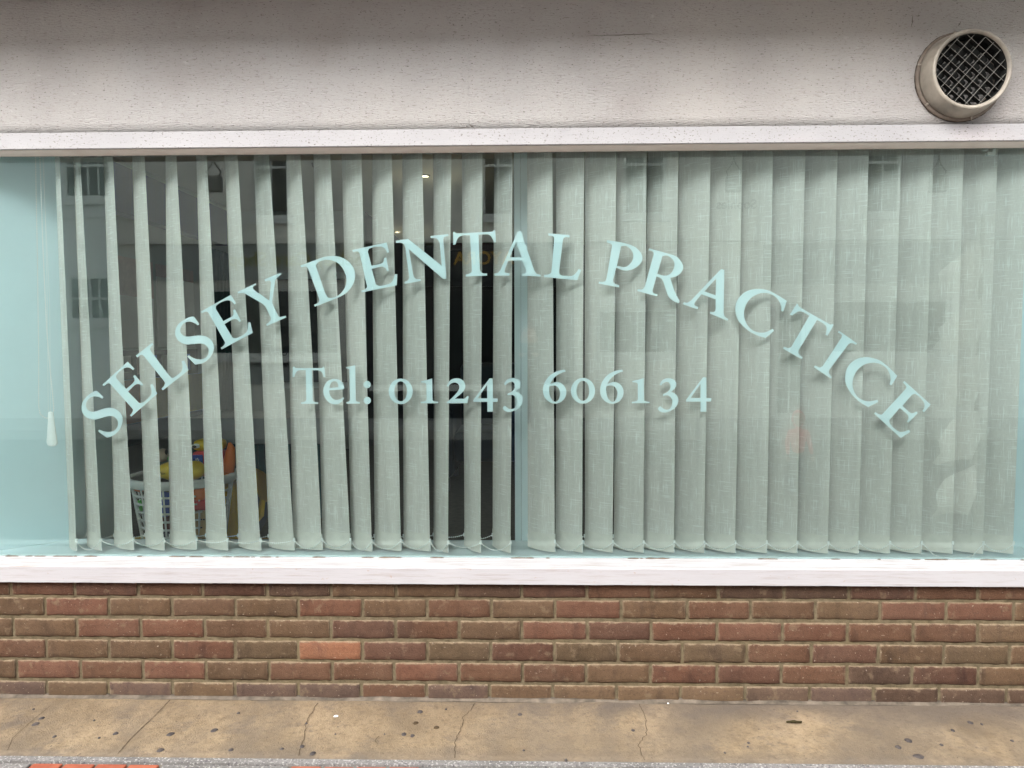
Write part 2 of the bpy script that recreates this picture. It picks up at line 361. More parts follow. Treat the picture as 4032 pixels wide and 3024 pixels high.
# haunch of mortar at the wall foot
hb = bmesh.new(); prev = None
for i in range(181):
    x = -2.6 + 5.2 * i / 180
    d = 0.013 + 0.010 * noise.noise(Vector((x * 6, 1, 0))); h_ = 0.008 + 0.007 * noise.noise(Vector((x * 5, 2, 5)))
    cur = [hb.verts.new((x, -d, 0.001)), hb.verts.new((x, -d * 0.35, h_ * 0.6)), hb.verts.new((x, 0.004, h_ + 0.004)), hb.verts.new((x, 0.004, -0.01))]
    if prev:
        for a in range(3): hb.faces.new((prev[a], cur[a], cur[a + 1], prev[a + 1]))
    prev = cur
simple('haunch', (0.105, 0.086, 0.066), 0.9, 0.15, var=0.6, sc=22, bump=1.0)
obj('mortar_fillet', hb, 'haunch', pav, smooth=True)
# cracks and slab joints, as narrow dirt-filled gaps
def ribbon(px_pts, w0, mat='crack_dirt', name='crack', rough=0.0):
    bm = bmesh.new(); pts = []
    P = [G(*p) for p in px_pts]
    for a, b in zip(P[:-1], P[1:]):
        k = max(2, int((b - a).length / 0.008))
        for i in range(k):
            q = a.lerp(b, i / k); q.x += rough * noise.noise(q * 60); pts.append(q)
    pts.append(P[-1]); prev = None
    for i, q in enumerate(pts):
        ww = 1.1 * w0 * (0.5 + 0.9 * abs(noise.noise(q * 45 + Vector((3, 1, 0)))))
        z = 0.0035 * noise.noise(Vector((q.x * 2.2, q.y * 3, 0))) + 0.0015 * noise.noise(Vector((q.x * 12, q.y * 12, 3))) + 0.0016
        cur = (bm.verts.new((q.x - ww, q.y, z)), bm.verts.new((q.x + ww, q.y, z)))
        if prev: bm.faces.new((prev[0], cur[0], cur[1], prev[1]))
        prev = cur
    return obj(name, bm, mat, pav)
def zz(pts, ox, oy, s): return [(ox + x / s, oy + y / s) for x, y in pts]
ribbon(zz([(400, 1065), (250, 1190), (100, 1320), (60, 1420)], 0, 2250, 2.011), 0.0009)
ribbon(zz([(1345, 1020), (1190, 1180), (1030, 1330), (930, 1450)], 0, 2250, 2.011), 0.0012)
ribbon(zz([(508, 1045), (455, 1130), (410, 1205), (402, 1310), (375, 1380), (350, 1465)], 1000, 2250, 2.011), 0.0013, rough=0.006)
ribbon(zz([(1750, 1040), (1720, 1090), (1655, 1150), (1650, 1230), (1595, 1330), (1590, 1480)], 1000, 2250, 2.011), 0.0013, rough=0.006)
ribbon(zz([(1040, 1050), (1095, 1180), (1095, 1290), (1035, 1370), (1050, 1430), (1085, 1500)], 2000, 2250, 2.011), 0.0013, rough=0.006)
def gum(px, py, r, mat='gum', nm='gum_spot', ell=1.0):
    c = G(px, py); r_ = r / 1290.0; bm = bmesh.new(); n_ = 14
    z = 0.0035 * noise.noise(Vector((c.x * 2.2, c.y * 3, 0))) + 0.0012
    cv = bm.verts.new((0, 0, 0.0022)); ring = []
    for rr, hh in ((0.75, 0.0018), (1.0, -0.0006)):
        ring.append([bm.verts.new((rr * r_ * ell * math.cos(a) * (1 + 0.30 * noise.noise(Vector((math.cos(a) * 1.5 + px, math.sin(a) * 1.5, py)))),
                                   rr * r_ * 1.15 * math.sin(a) * (1 + 0.30 * noise.noise(Vector((math.cos(a) * 1.5 + px, math.sin(a) * 1.5, py)))), hh)) for a in [k * 2 * math.pi / n_ for k in range(n_)]])
    for k in range(n_):
        bm.faces.new((cv, ring[0][k], ring[0][(k + 1) % n_])); bm.faces.new((ring[0][k], ring[1][k], ring[1][(k + 1) % n_], ring[0][(k + 1) % n_]))
    return obj(nm, bm, mat, pav, smooth=True, loc=(c.x, c.y, z))
for x, y, r in [(285, 1210, 30), (330, 1165, 24), (430, 1310, 18), (915, 1285, 24), (1350, 1290, 31), (1697, 1258, 32), (1888, 1122, 15), (1270, 1415, 30), (745, 1183, 12), (265, 1095, 12), (785, 1320, 12), (1830, 1415, 22)]:
    gum(x / 2.011, 2250 + y / 2.011, r / 2.011 * 0.95)
for x, y, r in [(1315, 1110, 28), (1520, 1090, 12), (1187, 1290, 24), (1255, 1302, 22), (465, 1445, 26), (380, 1390, 22), (220, 1410, 18), (415, 1207, 12), (2105, 1132, 22), (2135, 1420, 12), (1033, 1290, 8), (645, 1293, 8)]:
    gum(1000 + x / 2.011, 2250 + y / 2.011, r / 2.011 * 0.95)
for x, y, r in [(990, 1260, 18), (1905, 1358, 14), (1900, 1388, 12), (1718, 1437, 11), (460, 1495, 14)]:
    gum(2000 + x / 2.011, 2250 + y / 2.011, r / 2.011 * 0.95)
for x, y, r in [(1235, 1432, 34), (1150, 1490, 28), (1755, 1283, 28), (1855, 1298, 16), (1610, 1348, 20), (2110, 1435, 16), (1515, 1470, 18), (298, 1183, 9)]:
    gum(3000 + x / 2.143, 2250 + y / 2.143, r / 2.143 * 0.95)
for x, y, r in [(1445, 1235, 24), (1280, 1200, 24)]: gum(1000 + x / 2.011, 2250 + y / 2.011, r / 2.011, 'stain_brown', 'rust_spot')
gum(3000 + 1320 / 2.143, 2250 + 1565 / 2.143, 15, 'gum', 'gum_spot', 1.5)
simple('chalk_white', (0.8, 0.8, 0.78), 0.7, 0.2)
gum(1000 + 650 / 2.011, 2250 + 1148 / 2.011, 7, 'chalk_white', 'paint_fleck', 1.4)
for x, y in ((2622, 2766), (2630, 2770)): gum(x, y, 4, 'chalk_white', 'paint_fleck', 1.5)
# dead leaf
lf = bmesh.new(); c = G(3000 + 275 / 2.143, 2250 + 1283 / 2.143)
for k in range(5):
    a0 = random.uniform(-0.03, 0.03)
    tube(lf, [(-0.028 + 0.004 * k, 0.004 * math.sin(k), 0.004), (0.0, a0 * 0.3, 0.008), (0.026 - 0.003 * k, 0.004 * math.cos(k * 2), 0.004)], 0.0022, 5)
simple('dead_leaf', (0.03, 0.024, 0.01), 0.9, 0.1, var=0.4, sc=60)
tag(obj('dead_leaf', lf, 'dead_leaf', loc=(c.x, c.y, 0.001)), 'shrivelled dark leaf lying on the tan concrete below the wall', 'leaf')
# twig
c = G(1000 + 975 / 2.011, 2250 + 1345 / 2.011); tb_ = bmesh.new()
tube(tb_, [(0.006, -0.022, 0.003), (-0.006, -0.006, 0.003), (-0.004, 0.010, 0.003), (0.001, 0.024, 0.003)], 0.0007, 5)
tag(obj('twig', tb_, 'dead_leaf', loc=(c.x, c.y, 0.001)), 'thin curved stalk lying on the concrete strip', 'twig')

# paving beyond the apron: mortar strip, groups of four red pavers between grey slabs
st = struct(obj('paving_bed', bx(-2.6, 2.6, -1.9, YA - 0.001, -0.06, -0.012), 'joint_sand'))
y0 = YA - 0.002; prevx = None
kb = bmesh.new(); box(kb, -2.6, 2.6, y0 - 0.026, y0, -0.03, -0.003)
struct(obj('edging_strip', kb, 'grey_paver'))
foot = struct(obj('footway', bx(-2.6, 2.6, -1.9, -0.45, -0.10, -0.061), 'joint_sand'))
xL = [G(124, 3003).x, G(637, 2996).x]; wdt = (G(1144, 3010).x - G(124, 3003).x) / 2
x = xL[0] - 2 * wdt * 2; idx = 0; sh = {}
def paver_mesh(w_, d_, h_, key):
    k = (round(w_, 4), round(d_, 4), key)
    if k not in sh:
        b = bx(-w_ / 2, w_ / 2, -d_ / 2, d_ / 2, -h_, 0, bev=0.004); me = bpy.data.meshes.new(key); bmesh.ops.recalc_face_normals(b, faces=b.faces[:]); b.to_mesh(me); b.free(); me.materials.append(M[key]); sh[k] = me
    return sh[k]
x = xL[0] - 4 * wdt
for gi in range(11):
    gx = x + gi * wdt
    for row in range(3):
        red = (gi + row) % 2 == 0
        ry = y0 - 0.032 - row * (wdt)
        if red:
            n4 = 4; pw = wdt / n4
            for k in range(n4):
                o = obj('paver', paver_mesh(pw - 0.008, wdt - 0.008, 0.03, 'red_paver'), None, st, loc=(gx + (k + 0.5) * pw, ry - wdt / 2, -0.004 + random.uniform(-0.001, 0.001)))
                o.rotation_euler = (0, 0, random.uniform(-0.006, 0.006))
        else:
            o = obj('paver', paver_mesh(wdt - 0.008, wdt - 0.008, 0.03, 'grey_paver'), None, st, loc=(gx + wdt / 2, ry - wdt / 2, -0.004 + random.uniform(-0.001, 0.001)))
struct(obj('ground', bx(-120, 120, -150, 60, -0.5, -0.16), 'asphalt'))
struct(obj('kerb', bx(-40, 40, -2.02, -1.9, -0.16, -0.012, bev=0.01), 'kerb_stone'))
struct(obj('far_pavement', bx(-40, 40, -10, -8.2, -0.16, -0.02), 'kerb_stone'))
struct(obj('side_pavement', bx(-40, -2.62, -1.88, 0.0, -0.16, -0.02), 'kerb_stone'))
struct(obj('side_pavement', bx(2.62, 40, -1.88, 0.0, -0.16, -0.02), 'kerb_stone'))

# ------------------------------------------------------------------ brick wall
sillz = U(2016, 2292, -0.0).z          # underside of the timber sill
wall = thing('brick_wall', 'low wall of red and brown bricks with khaki mortar under the window', 'wall')
obj('mortar', bx(-2.6, 2.6, 0.0046, 0.30, -0.02, sillz + 0.01), 'mortar', wall)
j1 = [40, 293, 543, 797, 1051, 1303, 1559, 1798, 2054, 2311, 2569, 2830, 3089, 3345, 3607, 3853]
j2 = [176, 428, 676, 927, 1174, 1428, 1681, 1935, 2186, 2447, 2706, 2957, 3212, 3467, 3728, 3994]
j3 = [52, 302, 554, 805, 1053, 1303, 1557, 1808, 2054, 2313, 2564, 2823, 3082, 3338, 3597, 3852]
j4 = [181, 429, 677, 926, 1173, 1427, 1682, 1932, 2183, 2434, 2687, 2940, 3196, 3460, 3718, 3978]
j5 = [65, 316, 562, 811, 1059, 1308, 1552, 1807, 2057, 2308, 2562, 2823, 3077, 3337, 3593, 3854]
j6 = [184, 425, 679, 925, 1174, 1423, 1680, 1927, 2177, 2428, 2680, 2935, 3189, 3441, 3700, 3964]
yc = [(2284, 2353), (2364, 2433), (2447, 2518), (2531, 2603), (2614, 2685), (2698, 2764)]
CB = {'R': (0.225, 0.093, 0.057), 'r': (0.205, 0.098, 0.058), 'L': (0.285, 0.125, 0.082), 'O': (0.60, 0.25, 0.135), 'B': (0.198, 0.122, 0.066),
      'b': (0.182, 0.102, 0.058), 'o': (0.165, 0.118, 0.065), 'D': (0.115, 0.070, 0.050), 'd': (0.150, 0.066, 0.047), 'P': (0.185, 0.125, 0.105), 'p': (0.215, 0.145, 0.105), 'l': (0.25, 0.165, 0.095)}
cols = ['rRdrdDBBDdrbDDdrr', 'BLBbBRBrBRBrblLLB', 'BBRRbBdrBLdRLRrrl', 'rBBRoOdodoBordBoB', 'BLrLBrrLrrBRdrDdB', 'PlPlPPrPBlllpPDDD']
def brick(xa, xb, za, zb, colr):
    cx, cz = (xa + xb) / 2, (za + zb) / 2; w_, h_ = (xb - xa) / 2, (zb - za) / 2
    bm = bmesh.new(); nxx, nzz = 12, 5; vs = []
    proud = random.uniform(-0.0015, 0.0015); tw = random.uniform(-0.004, 0.004)
    us = [-1, -0.97, -0.82, -0.6, -0.35, -0.1, 0.12, 0.36, 0.6, 0.82, 0.97, 1]; ws = [-1, -0.88, -0.4, 0.3, 0.88, 1]
    sd = Vector((cx * 13, cz * 17, random.random() * 9))
    for u in us:
        col_ = []
        for q in ws:
            x_, z_ = u * w_, q * h_
            e = 0.0
            if abs(u) == 1 or abs(q) == 1: e = 0.0030
            jx = 0.0016 * noise.noise(Vector((x_ * 55, z_ * 55, 1)) + sd) * 1.4; jz = 0.0034 * noise.noise(Vector((x_ * 75, z_ * 55, 7)) + sd) * (1.3 if q < 0 else 0.8)
            if abs(u) < 1: jx = 0
            if abs(q) < 1: jz = 0
            if abs(u) == 1 and abs(q) == 1: x_ *= 0.988; z_ *= 0.965
            y_ = proud + e + 0.0012 * noise.noise(Vector((x_ * 30, z_ * 30, 4)) + sd) + tw * z_
            col_.append(bm.verts.new((x_ + jx, y_, z_ + jz)))
        vs.append(col_)
    for i in range(len(us) - 1):
        for k in range(len(ws) - 1): bm.faces.new((vs[i][k], vs[i + 1][k], vs[i + 1][k + 1], vs[i][k + 1]))
    per = [vs[i][0] for i in range(len(us))] + [vs[-1][k] for k in range(1, len(ws))] + [vs[i][-1] for i in range(len(us) - 2, -1, -1)] + [vs[0][k] for k in range(len(ws) - 2, 0, -1)]
    bk = [bm.verts.new((p.co.x, 0.02, p.co.z)) for p in per]
    for i in range(len(per)): bm.faces.new((per[i], per[(i + 1) % len(per)], bk[(i + 1) % len(per)], bk[i]))
    o = obj('brick', bm, 'brick', wall, smooth=True, loc=(cx, 0, cz))
    k = random.uniform(0.90, 1.12); mc = (0.20, 0.115, 0.066); o.color = (*[(0.3 * mc[q] + 0.7 * colr[q]) * k * 0.31 for q in range(3)], 1)
for ci, js in enumerate((j1, j2, j3, j4, j5, j6)):
    ya, yb = yc[ci]
    zt = U(2016, ya, 0).z; zb_ = U(2016, yb, 0).z
    xs = [U(j, (ya + yb) / 2, 0).x for j in js]; xs = [xs[0] - 0.45, xs[0] - 0.225] + xs + [xs[-1] + 0.225, xs[-1] + 0.45]
    cc = 'B' + cols[ci] + 'rB'
    for k in range(len(xs) - 1):
        brick(xs[k] + 0.0048, xs[k + 1] - 0.0048, zb_, zt, CB[cc[k]])

# ------------------------------------------------------------------ shop window: frame, sill, pane, inner board, reveals
win = thing('shop_window', 'wide white timber shop window with green tinted glass above the brick wall', 'window')
z_sf = U(2016, 2236, -0.03).z; z_si = U(2016, 2194, YG).z
sb = bmesh.new(); prof = [(-0.03, sillz), (-0.03, z_sf - 0.003), (-0.027, z_sf), (YG - 0.018, z_si - 0.002), (YG - 0.018, z_si + 0.0025), (YG - 0.003, z_si + 0.0025), (YG - 0.003, sillz), (0.0, sillz), (0.0, sillz + 0.003)]
prof = [(-0.03, sillz + 0.001), (-0.03, z_sf - 0.003), (-0.027, z_sf), (YG - 0.018, z_si - 0.002), (YG + 0.01, z_si - 0.002), (YG + 0.01, sillz - 0.004), (0.012, sillz - 0.004), (0.012, sillz + 0.001)]
rings = []
for i in range(121):
    x_ = -2.6 + 5.2 * i / 120
    rings.append([sb.verts.new((x_, a + (0.0008 * noise.noise(Vector((x_ * 9, k, 0))) if k < 3 else 0), b + (0.0012 * noise.noise(Vector((x_ * 11, k, 2))) if k < 4 else 0))) for k, (a, b) in enumerate(prof)])
for a, b in zip(rings[:-1], rings[1:]):
    for k in range(len(prof)): sb.faces.new((a[k], a[(k + 1) % len(prof)], b[(k + 1) % len(prof)], b[k]))
obj('sill', sb, 'sill_paint', win)
# flaked paint and dirt in the crevice between sill and glass
fb = bmesh.new(); x_ = -2.2
while x_ < 2.2:
    L = random.uniform(0.01, 0.09); dens = 0.9 if x_ < -1.0 else (0.55 if x_ > 1.3 else 0.35)
    if random.random() < dens:
        n_ = max(2, int(L / 0.01)); pr = None
        for k in range(n_ + 1):
            xx_ = x_ + L * k / n_; hh = 0.0022 * (0.4 + abs(noise.noise(Vector((xx_ * 70, 0, 0))) * 2)) * (0 if k in (0, n_) else 1)
            yb_ = YG - 0.006
            cur = (fb.verts.new((xx_, yb_ - 0.002 - hh, z_si - 0.0018)), fb.verts.new((xx_, yb_, z_si + 0.0005 + hh * 0.5)))
            if pr: fb.faces.new((pr[0], cur[0], cur[1], pr[1]))
            pr = cur
    x_ += L + random.uniform(0.0, 0.03)
simple('crevice_dirt', (0.10, 0.075, 0.055), 0.9, 0.1, var=0.5, sc=90)
stuff(obj('crevice_dirt', fb, 'crevice_dirt', win))
z_ft = U(2016, 505, -0.008).z; z_fb = U(2016, 570, -0.008).z
obj('top_rail', bx(-2.6, 2.6, -0.008, YG + 0.012, z_fb, z_ft, bev=0.0015), 'white_frame_paint', win)
simple('soffit_bounce_paint', (0.60, 0.545, 0.50), 0.6, 0.3, var=0.08, sc=20)
obj('soffit_bounce_strip', bx(-2.6, 2.6, 0.004, YG - 0.002, z_fb - 0.0015, z_fb + 0.004), 'soffit_bounce_paint', win)  # added strip; its lighter colour stands in for light bounced onto the soffit
obj('pane', (lambda: (lambda b: (b.faces.new([b.verts.new(p) for p in ((-2.1, YG, z_si - 0.004), (2.25, YG, z_si - 0.004), (2.25, YG, z_fb + 0.01), (-2.1, YG, z_fb + 0.01))]), b)[1])(bmesh.new()))(), 'window_glass', win)
ZB = 0.495                                      # inner board
obj('window_board', bx(-2.30, 2.30, YG + 0.011, 0.345, ZB - 0.03, ZB, bev=0.002), 'reveal_paint', win)
obj('glazing_bead', bx(-2.1, 2.25, YG + 0.002, YG + 0.010, z_si - 0.004, z_si + 0.004), 'post_paint', win)
def panel(name, x0, y0_, x1, y1_, z0, z1, mat, th, parent):
    d = Vector((x1 - x0, y1_ - y0_, 0)).normalized(); n_ = Vector((-d.y, d.x, 0)) * th
    bm = bmesh.new(); P = [(x0, y0_), (x1, y1_), (x1 + n_.x, y1_ + n_.y), (x0 + n_.x, y0_ + n_.y)]
    vs = [bm.verts.new((a, b, z)) for z in (z0, z1) for a, b in P]
    for f in ((0, 1, 2, 3), (4, 5, 6, 7), (0, 1, 5, 4), (1, 2, 6, 5), (2, 3, 7, 6), (3, 0, 4, 7)): bm.faces.new([vs[i] for i in f])
    return obj(name, bm, mat, parent)
RX = U(249, 1375, 0.32).x
panel('reveal', RX - 0.262, YG + 0.012, RX, 0.32, ZB + 0.001, 2.3, 'reveal_paint', 0.03, win)
panel('reveal', 1.832, 0.32, 2.06, YG + 0.012, ZB + 0.001, 2.3, 'reveal_paint', 0.03, win)
pL = U(2026, 1400, 0.33).x; pR = U(2079, 1400, 0.33).x
obj('post', bx(pL, pL + (pR - pL) * 0.47, 0.325, 0.385, ZB + 0.001, 2.3, bev=0.001), 'post_paint', win)
obj('post', bx(pL + (pR - pL) * 0.47 + 0.001, pR, 0.328, 0.385, ZB + 0.001, 2.3, bev=0.001), 'post_paint', win)
obj('head_board', bx(-2.3, 2.3, YG + 0.013, 0.345, 2.102, 2.16), 'reveal_paint', win)
# small white bracket at the head, inside
bp = U(3870, 590, 0.12); bb = bmesh.new()
w0 = U(3856, 600, 0.12).x; w1 = U(3904, 600, 0.12).x; zt_ = U(3880, 560, 0.12).z; zm = U(3880, 598, 0.12).z; zl = U(3880, 617, 0.12).z
box(bb, w0, w0 + 0.018, 0.096, 0.112, zm, zt_); box(bb, w1 - 0.012, w1, 0.096, 0.112, zl, zt_); box(bb, w1 - 0.028, w1 - 0.0121, 0.096, 0.112, zl, zl + 0.010)
tag(obj('blind_bracket', bb, 'white_plastic', win), 'x', 'x'); 
for k_ in ('label', 'category'): del bpy.data.objects['blind_bracket'][k_]

# ------------------------------------------------------------------ fascia above, canopy
fas = thing('fascia', 'off-white painted render fascia above the window with one vertical joint', 'fascia')
jx = U(1846, 400, 0).x
zseam = U(1846, 160, 0).z
def fpanel(x0, x1):
    bm = bmesh.new(); nx_, nz_ = max(2, int((x1 - x0) / 0.03)), 24; g = []
    z0_, z1_ = z_ft + 0.0015, 2.85
    for i in range(nx_ + 1):
        col_ = []
        for j in range(nz_ + 1):
            a, b = x0 + (x1 - x0) * i / nx_, z0_ + (z1_ - z0_) * j / nz_
            seam = (i == 0 and x0 > -1) or (i == nx_ and x1 < 1); low = b < zseam
            e = 0.002 if (j == 0 or (seam and low)) else 0
            if seam and not low: a = jx
            col_.append(bm.verts.new((a, e + 0.0016 * noise.noise(Vector((a * 2.5, b * 5, 0))) + 0.0008 * noise.noise(Vector((a * 11, b * 22, 5))), b)))
        g.append(col_)
    for i in range(nx_):
        for j in range(nz_): bm.faces.new((g[i][j], g[i + 1][j], g[i + 1][j + 1], g[i][j + 1]))
    for i in range(nx_):
        a, b = g[i][0], g[i + 1][0]; c1 = bm.verts.new((a.co.x, 0.03, a.co.z)); c2 = bm.verts.new((b.co.x, 0.03, b.co.z)); bm.faces.new((a, c1, c2, b))
    return bm
obj('panel', fpanel(-2.6, jx - 0.00035), 'masonry_paint', fas, smooth=True)
obj('panel', fpanel(jx + 0.00035, 2.6), 'masonry_paint', fas, smooth=True)
obj('backing', bx(-2.6, 2.6, 0.031, 0.34, z_ft + 0.001, 2.85), 'masonry_paint', fas)
# hairline cracks in the render
def hair(pts, w_):
    bm = bmesh.new(); pr = None
    P = [U(a, b, -0.0022) for a, b in pts]; Q = []
    for a, b in zip(P[:-1], P[1:]):
        for i in range(8): q = a.lerp(b, i / 8); q.z += 0.0015 * noise.noise(q * 90); q.x += 0.0015 * noise.noise(q * 90 + Vector((5, 0, 0))); Q.append(q)
    Q.append(P[-1])
    d = (P[-1] - P[0]).normalized(); n_ = Vector((-d.z, 0, d.x))
    for i, q in enumerate(Q):
        k = w_ * math.sin(math.pi * (i + 0.5) / len(Q)); cur = (bm.verts.new(q - n_ * k), bm.verts.new(q + n_ * k))
        if pr: bm.faces.new((pr[0], cur[0], cur[1], pr[1]))
        pr = cur
    obj('crack', bm, 'crack_dirt', fas)
hair([(2300, 142), (2420, 138), (2530, 134), (2590, 133)], 0.0008)
hair([(2540, 150), (2580, 158), (2630, 172)], 0.0005)
hair([(3594, 55), (3592, 85), (3587, 110)], 0.0009); hair([(3786, 82), (3778, 96), (3772, 105)], 0.0007)
hair([(1848, 490), (1856, 498), (1868, 502)], 0.0012); hair([(1790, 502), (1830, 503), (1846, 496)], 0.0008)
cano = thing('canopy', 'flat projecting canopy over the shop front', 'canopy', (0, 0, 2.482))
obj('slab', bx(-4, 4, -0.38, -0.006, 0, 0.22), 'white_plastic', cano)
obj('fascia_board', bx(-4, 4, -0.41, -0.381, 0.0, 0.25), 'white_frame_paint', cano)
bld = thing('shop_building', 'the shop building that carries the window, canopy and upper floor', 'building')
obj('upper_wall', bx(-9, 9, 0.0, 8.2, 2.95, 6.2), 'cream_render', bld)
obj('side_wall', bx(-9, -3.2, 0.02, 8.2, -0.1, 2.94), 'cream_render', bld); obj('side_wall', bx(3.4, 9, 0.02, 8.2, -0.1, 2.94), 'cream_render', bld)
obj('side_wall', bx(-3.19, -2.601, 0.02, 0.34, -0.1, 2.94), 'cream_render', bld); obj('side_wall', bx(2.601, 3.39, 0.02, 0.34, -0.1, 2.94), 'cream_render', bld)

# ------------------------------------------------------------------ lettering on the inside of the pane
def trace(s):
    """'x,y' smooth point, 'x,y!' corner"""
    P = []
    for tok in s.split():
        c_ = tok.endswith('!'); a, b = tok.rstrip('!').split(','); P.append((float(a), float(b), c_))
    n_ = len(P); out = []
    for i in range(n_):
        p1, p2 = P[i], P[(i + 1) % n_]; p0 = P[i - 1]; p3 = P[(i + 2) % n_]
        out.append((p1[0], p1[1]))
        if p1[2] and p2[2]: continue
        t1 = (0, 0) if p1[2] else ((p2[0] - p0[0]) / 2, (p2[1] - p0[1]) / 2)
        t2 = (0, 0) if p2[2] else ((p3[0] - p1[0]) / 2, (p3[1] - p1[1]) / 2)
        if p1[2]: t1 = ((p2[0] - p1[0]) * 1.0 - t2[0] * 0.0, (p2[1] - p1[1]) * 1.0)
        if p2[2]: t2 = ((p2[0] - p1[0]) * 1.0, (p2[1] - p1[1]) * 1.0)
        for k in range(1, 5):
            u = k / 5; h1 = 2*u**3 - 3*u**2 + 1; h2_ = u**3 - 2*u**2 + u; h3 = -2*u**3 + 3*u**2; h4 = u**3 - u**2
            out.append((h1*p1[0] + h2_*t1[0] + h3*p2[0] + h4*t2[0], h1*p1[1] + h2_*t1[1] + h3*p2[1] + h4*t2[1]))
    return out
def ell(cx, cy, rx, ry, sq=0.0): 
    return [(cx + rx * math.cos(a) , cy + ry * math.sin(a)) for a in [k * 2 * math.pi / 40 for k in range(40)]]
GL = {}
Z1 = (300, 1250, 3.318); Z2 = (650, 1050, 4.148); Z3 = (1150, 880, 3.687); Z4 = (1700, 850, 3.403); Z5 = (2300, 900, 3.403); Z6 = (2850, 1100, 4.148); Z7 = (3200, 1350, 4.148)
A_ = (1130, 1420, 6.32); B_ = (1500, 1430, 6.32); C_ = (1800, 1430, 6.32); D_ = (2100, 1430, 5.821); E_ = (2440, 1430, 5.53)
YL = YG + 0.0035
def pl(p, Z): return (lambda q: (q.x, q.z))(U(Z[0] + p[0] / Z[2], Z[1] + p[1] / Z[2], YL))
def glyph(key, Z, *paths): GL[key] = [[pl(p, Z) for p in (trace(s) if isinstance(s, str) else s)] for s in paths]
glyph('S', Z2, '475,818! 560,935! 535,960! 490,925 430,902 370,900 310,925 265,975 248,1040 262,1090 310,1130 380,1142 480,1130 590,1122 680,1145 750,1200 790,1270 798,1340 770,1430 700,1520 600,1580 490,1600! 365,1470! 385,1443! 450,1485 520,1508 600,1512 670,1480 708,1420 710,1350 680,1295 620,1262 550,1256 450,1265 360,1272 280,1250 210,1200 172,1130 165,1070 190,980 260,900 360,840 440,815')
glyph('E', Z2, '580,735! 1075,460! 1160,600! 1130,618! 1090,570 1040,552 990,555 900,590 832,640! 830,690! 950,890! 1075,824! 1108,795 1117,760 1108,712! 1140,698! 1240,888! 1212,903! 1185,870 1140,855 1090,868 970,940! 1080,1120! 1105,1160 1150,1168 1200,1155 1290,1105 1335,1060 1352,1000 1352,915! 1390,905! 1432,1080! 925,1352! 910,1325! 955,1290 978,1250 970,1220! 725,780! 700,745 665,735 600,762!')
glyph('Y', Z2, '1183,412! 1478,272! 1490,300! 1450,320 1435,350 1460,385! 1702,552! 1730,260! 1715,232 1690,228 1640,242! 1622,208! 1885,100! 1897,130! 1850,160 1812,200 1795,240! 1750,560! 1752,600! 1840,790! 1860,815 1890,820 1970,800! 1980,828! 1663,970! 1650,940! 1700,905 1725,870 1725,830! 1640,650! 1580,600 1330,455! 1280,435 1240,432 1195,440!')
glyph('D', Z3, '123,608! 300,545 450,490 580,472 700,485 810,545 890,640 915,740 895,860 830,965 740,1040 620,1095 332,1208! 320,1180! 370,1155 395,1120 390,1080! 235,660! 215,632 180,625 130,637!', '345,605! 380,565 450,535 530,528 630,555 710,620 770,720 790,820 770,920 710,1010 630,1065 550,1080 510,1060 480,1010! 348,625!')
glyph('N', Z3, '1505,250! 1683,222! 2172,612! 2145,285! 2115,235 2075,212 2016,212! 2010,180! 2268,153! 2272,182! 2223,191 2199,214 2196,247! 2241,803! 2193,805! 1693,370! 1758,745! 1775,785 1810,805 1868,808! 1870,835! 1635,875! 1630,848! 1680,825 1700,790 1700,760! 1645,350! 1620,300 1575,280 1510,283!')
glyph('T', Z4, '287,213! 305,213! 330,232 370,233! 790,212! 815,208 832,188! 850,190! 862,355! 832,358! 815,310 785,265 740,248 628,252! 645,710! 655,745 685,768 742,772! 743,800! 456,813! 456,787! 510,770 535,745 538,710! 512,260! 420,262! 370,280 340,320 320,383! 286,386!')
glyph('A', Z4, '1152,208! 1195,205! 1370,720! 1395,765 1420,780 1460,788! 1455,813! 1207,800! 1207,772! 1245,768 1262,745 1258,715! 1218,600! 1022,600! 982,710! 978,750 995,765 1042,770! 1042,800! 837,800! 840,772! 885,762 920,725!', '1133,345! 1200,553! 1045,553!')
glyph('L', Z4, '1562,232! 1847,258! 1845,290! 1790,285 1765,305 1755,340! 1708,740! 1712,775 1735,795 1790,805 1860,808 1905,790 1940,755 1965,712! 2002,725! 1950,862! 1505,820! 1505,790! 1560,785 1595,765 1605,730! 1640,320! 1635,285 1610,268 1562,265!')
glyph('P', Z5, '310,155! 520,190 660,235 740,300 778,370 770,440 710,510 620,555 530,560 430,525! 388,690! 395,725 425,745 472,758! 468,788! 193,738! 198,710! 255,712 285,700 300,665! 372,245! 370,215 345,200 303,185!', '495,238! 550,232 600,255 645,310 658,370 640,440 590,495 530,517 440,498!')
glyph('R', Z5, '870,265! 1190,355 1270,405 1320,480 1325,540 1290,600 1230,640 1155,660! 1190,780 1240,900 1282,970! 1268,1002! 1190,965 1130,910 1095,820 1060,710 1030,665 970,642! 918,820! 918,850 940,870 985,882! 977,908! 712,838! 715,812! 770,815 800,795 815,765! 932,350! 928,320 905,300 862,292!', '1050,368! 1110,362 1170,395 1205,450 1205,520 1170,590 1110,628 1040,625 980,608!')
glyph('C', Z6, '1030,352! 970,525! 935,515! 938,450 910,370 850,290 770,242 680,222 570,235 450,300 370,400 335,510 335,620 370,720 440,810 520,855 600,870 690,860 800,808! 820,843! 680,957! 560,920 420,850 300,750 225,650 190,520 195,410 240,310 330,220 440,170 560,157 690,170 800,215 900,270')
